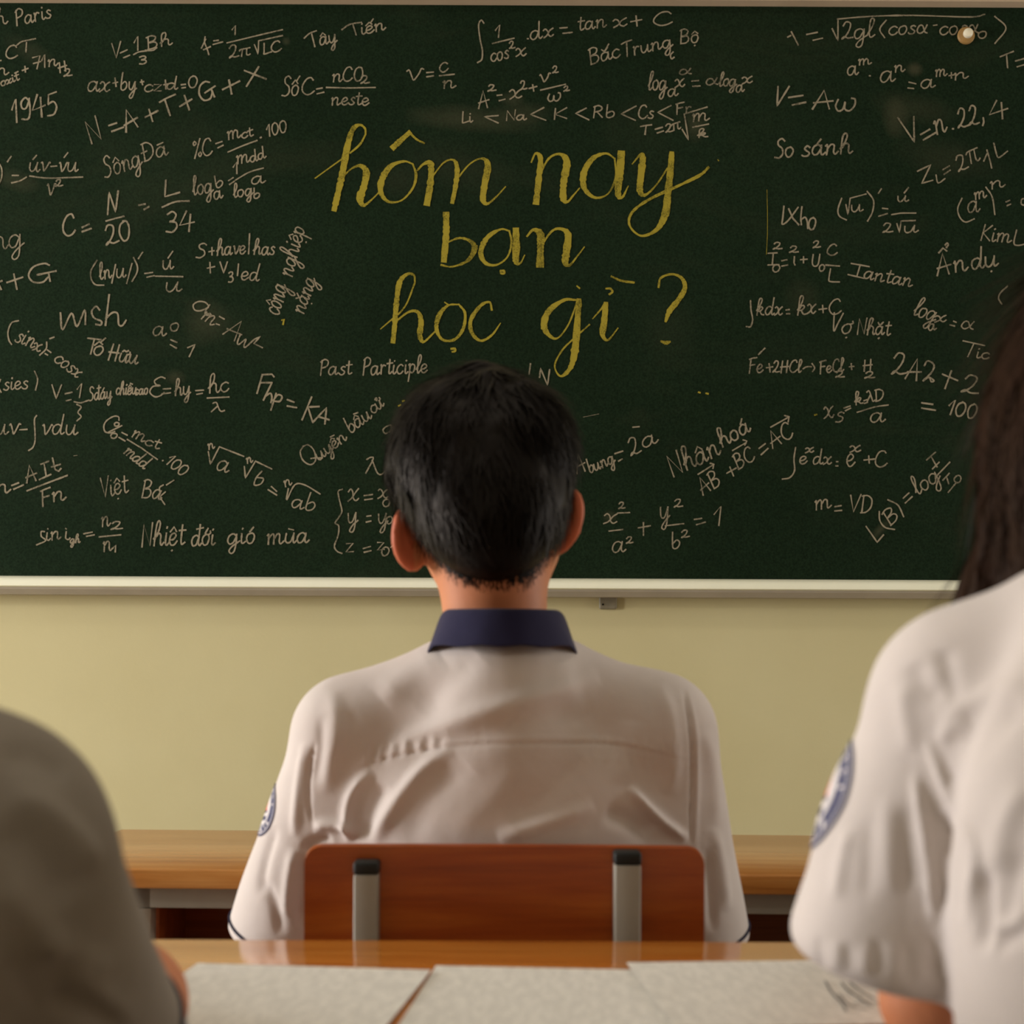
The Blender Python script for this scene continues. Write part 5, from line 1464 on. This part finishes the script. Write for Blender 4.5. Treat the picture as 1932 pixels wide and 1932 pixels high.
    ang = np.arctan2(V[:, 0] - C[0], V[:, 1] - C[1])
    lock = np.sin(ang * 23 + 3 * np.sin(V[:, 2] * 9)) * .0022 + np.sin(ang * 51 + 2 * np.sin(V[:, 2] * 14 + 1)) * .0012 + vnoise(V, 30, 21) * .004
    V = V + N * lock[:, None]
    parts = [(V, F)]
    r = np.random.default_rng(8)
    pk = r.choice(len(V), 4200)
    n2 = v.normals(V[pk])
    parts.append(strands(V[pk], n2, np.tile((0, .05, -1.0), (len(pk), 1)) + np.column_stack([np.zeros(len(pk)), np.zeros(len(pk)), np.zeros(len(pk))]) + r.normal(0, .10, (len(pk), 3)), .085, .0026, .045, 5, 0, 9))
    lo = np.argwhere((V[:, 2] < 1.10) & (V[:, 0] < C[0] - .06)).ravel()
    pk = r.choice(lo, 160)
    parts.append(strands(V[pk], v.normals(V[pk]), np.tile((-.22, 0, -1.0), (len(pk), 1)) + r.normal(0, .15, (len(pk), 3)), .07, .0012, .25, 5, 0, 10))
    hv, hf = join_geo(parts)
    link_mesh('hair', hv, hf, M['hair_brown'], e, True)
    stool(cx, .79, 'wooden stool under the girl with long hair')
girl()

# ------------------------------------------------------------------ the person on the left, close to the camera
def left_person():
    e = empty('person', (-.44, .70, 0), 'person in a shade-toned white shirt at the left, arm resting on the nearer desk', 'person')
    sh = W(-58, 1602, .70)
    el = W(234, 1893, .93)
    hem = W(180, 1965, .82)
    cx = sh[0] - .155
    shL = sh.copy(); shL[0] = 2 * cx - sh[0]
    elL = el.copy(); elL[0] = 2 * cx - el[0]
    hemL = hem.copy(); hemL[0] = 2 * cx - hem[0]
    wr = np.array((-.43, 1.06, .784)); wrL = np.array((cx - .10, 1.05, .788))
    nb = np.array((cx, .705, 1.0)); C = np.array((cx - .02, .775, 1.155))
    pel = np.array((cx, .64, .535))
    kn = [np.array((cx - .11, 1.06, .50)), np.array((cx + .11, 1.06, .50))]
    an = [np.array((cx - .11, 1.02, .095)), np.array((cx + .11, 1.02, .095))]
    v = Vol((cx - .36, .48, 0), (cx + .36, 1.30, 1.32), .006)
    add_head(v, C, 1.0)
    v.cone(nb - (0, 0, .05), C + (0, -.01, -.06), .055, .054, .02)
    v.ell((cx, .675, .85), (.145, .08, .16), .05); v.ell((cx, .65, .64), (.135, .085, .16), .06)
    for s_, s1, e1, w1 in ((-1, shL, elL, wrL), (1, sh, el, wr)):
        s1 = s1 + np.array((-s_ * .012, 0, -.008))
        v.cone(nb - (0, 0, .06), s1, .044, .044, .05)
        v.cone(s1, e1, .040, .033, .02); v.ell(e1, (.035, .035, .035), .01); v.cone(e1, w1, .0335, .024, .02)
        add_hand(v, w1 - (0, 0, .004), (-s_ * .8, .6, -.03), (0, 0, 1), 1 if s_ < 0 else -1, 1.0, .12)
    add_legs(v, pel, .085, kn, an)
    finish_body(v, e, M['skin'])
    eyes(e, C)
    v = Vol((cx - .32, .48, .1), (cx + .32, 1.20, .70), .008)
    v.ell(pel + (0, 0, .02), (.165, .115, .095), 0); add_legs(v, pel, .085, kn, [a + (0, 0, .06) for a in an], 1.2, False)
    V, F, N = v.mesh(1)
    m_ = (V[:, 2] < .4435) & (V[:, 1] < .86); V[m_, 2] = .4435
    link_mesh('trousers', V, F, M['trousers'], e, True); shoes(e, an)
    v = Vol((cx - .36, .50, .46), (cx + .36, .95, 1.05), .0034)
    v.ell((cx, .680, .85), (.172, .103, .18), 0)
    v.ell((cx, .655, .66), (.170, .110, .20), .06, clip=((0, 0, .50), (0, 0, -1), .02))
    v.cone((cx - .05, .70, .965), (cx + .05, .70, .965), .05, .05, .03)
    for s_, s1, e1 in ((-1, shL, hemL), (1, sh, hem)):
        v.cone((cx + s_ * .05, .70, .955), s1, .054, .060, .04)
        ax = unit(e1 - s1)
        v.cone(s1, e1 + ax * .05, .0625, .045, .02, clip=(e1 + ax * .02, ax, .008))
    V, F, N = v.mesh()
    FO = [("0,1440 60,1430 130,1470", 30, -.004), ("20,1500 90,1540 150,1600 186,1640", 26, .005), ("0,1560 70,1620 130,1700", 36, -.005),
          ("60,1760 140,1800 210,1840", 30, .004), ("90,1880 160,1900 240,1932", 26, -.005), ("0,1660 60,1730 110,1800", 30, .004), ("120,1820 190,1880 250,1932", 22, .004)]
    V = V + N * (folds(V, N, FO) + vnoise(V, 22, 33, 2) * .003)[:, None]
    shirt = link_mesh('shirt', V, F, M['shirt_shaded'], e, True)
    tree = bvh(V, F)
    drape_ring(tree, sh, hem, .97, .12, None, parent=shirt)
    v = Vol((cx - .15, .62, 1.05), (cx + .12, .92, 1.31), .004)
    v.ell(C + (0, -.010, .012), (.092, .104, .104), 0, clip=((0, C[1] + .045, C[2]), unit((0, .85, -.5)), .03))
    v.ell(C + (0, -.045, -.045), (.066, .06, .05), .03)
    V, F, N = v.mesh()
    V = V + N * (vnoise(V * np.array((1, 1, .25)), 140, 9, 2) * .004)[:, None]
    parts = [(V, F)]
    r = np.random.default_rng(15)
    pk = r.choice(len(V), 2200)
    parts.append(strands(V[pk], v.normals(V[pk]), np.tile((0, -.2, -1.0), (len(pk), 1)) + r.normal(0, .3, (len(pk), 3)), .03, .0026, .16, 3, 0, 16))
    hv, hf = join_geo(parts)
    link_mesh('hair', hv, hf, M['hair_black'], e, True)
    stool(cx, .64, 'wooden stool under the person at the left')
left_person()
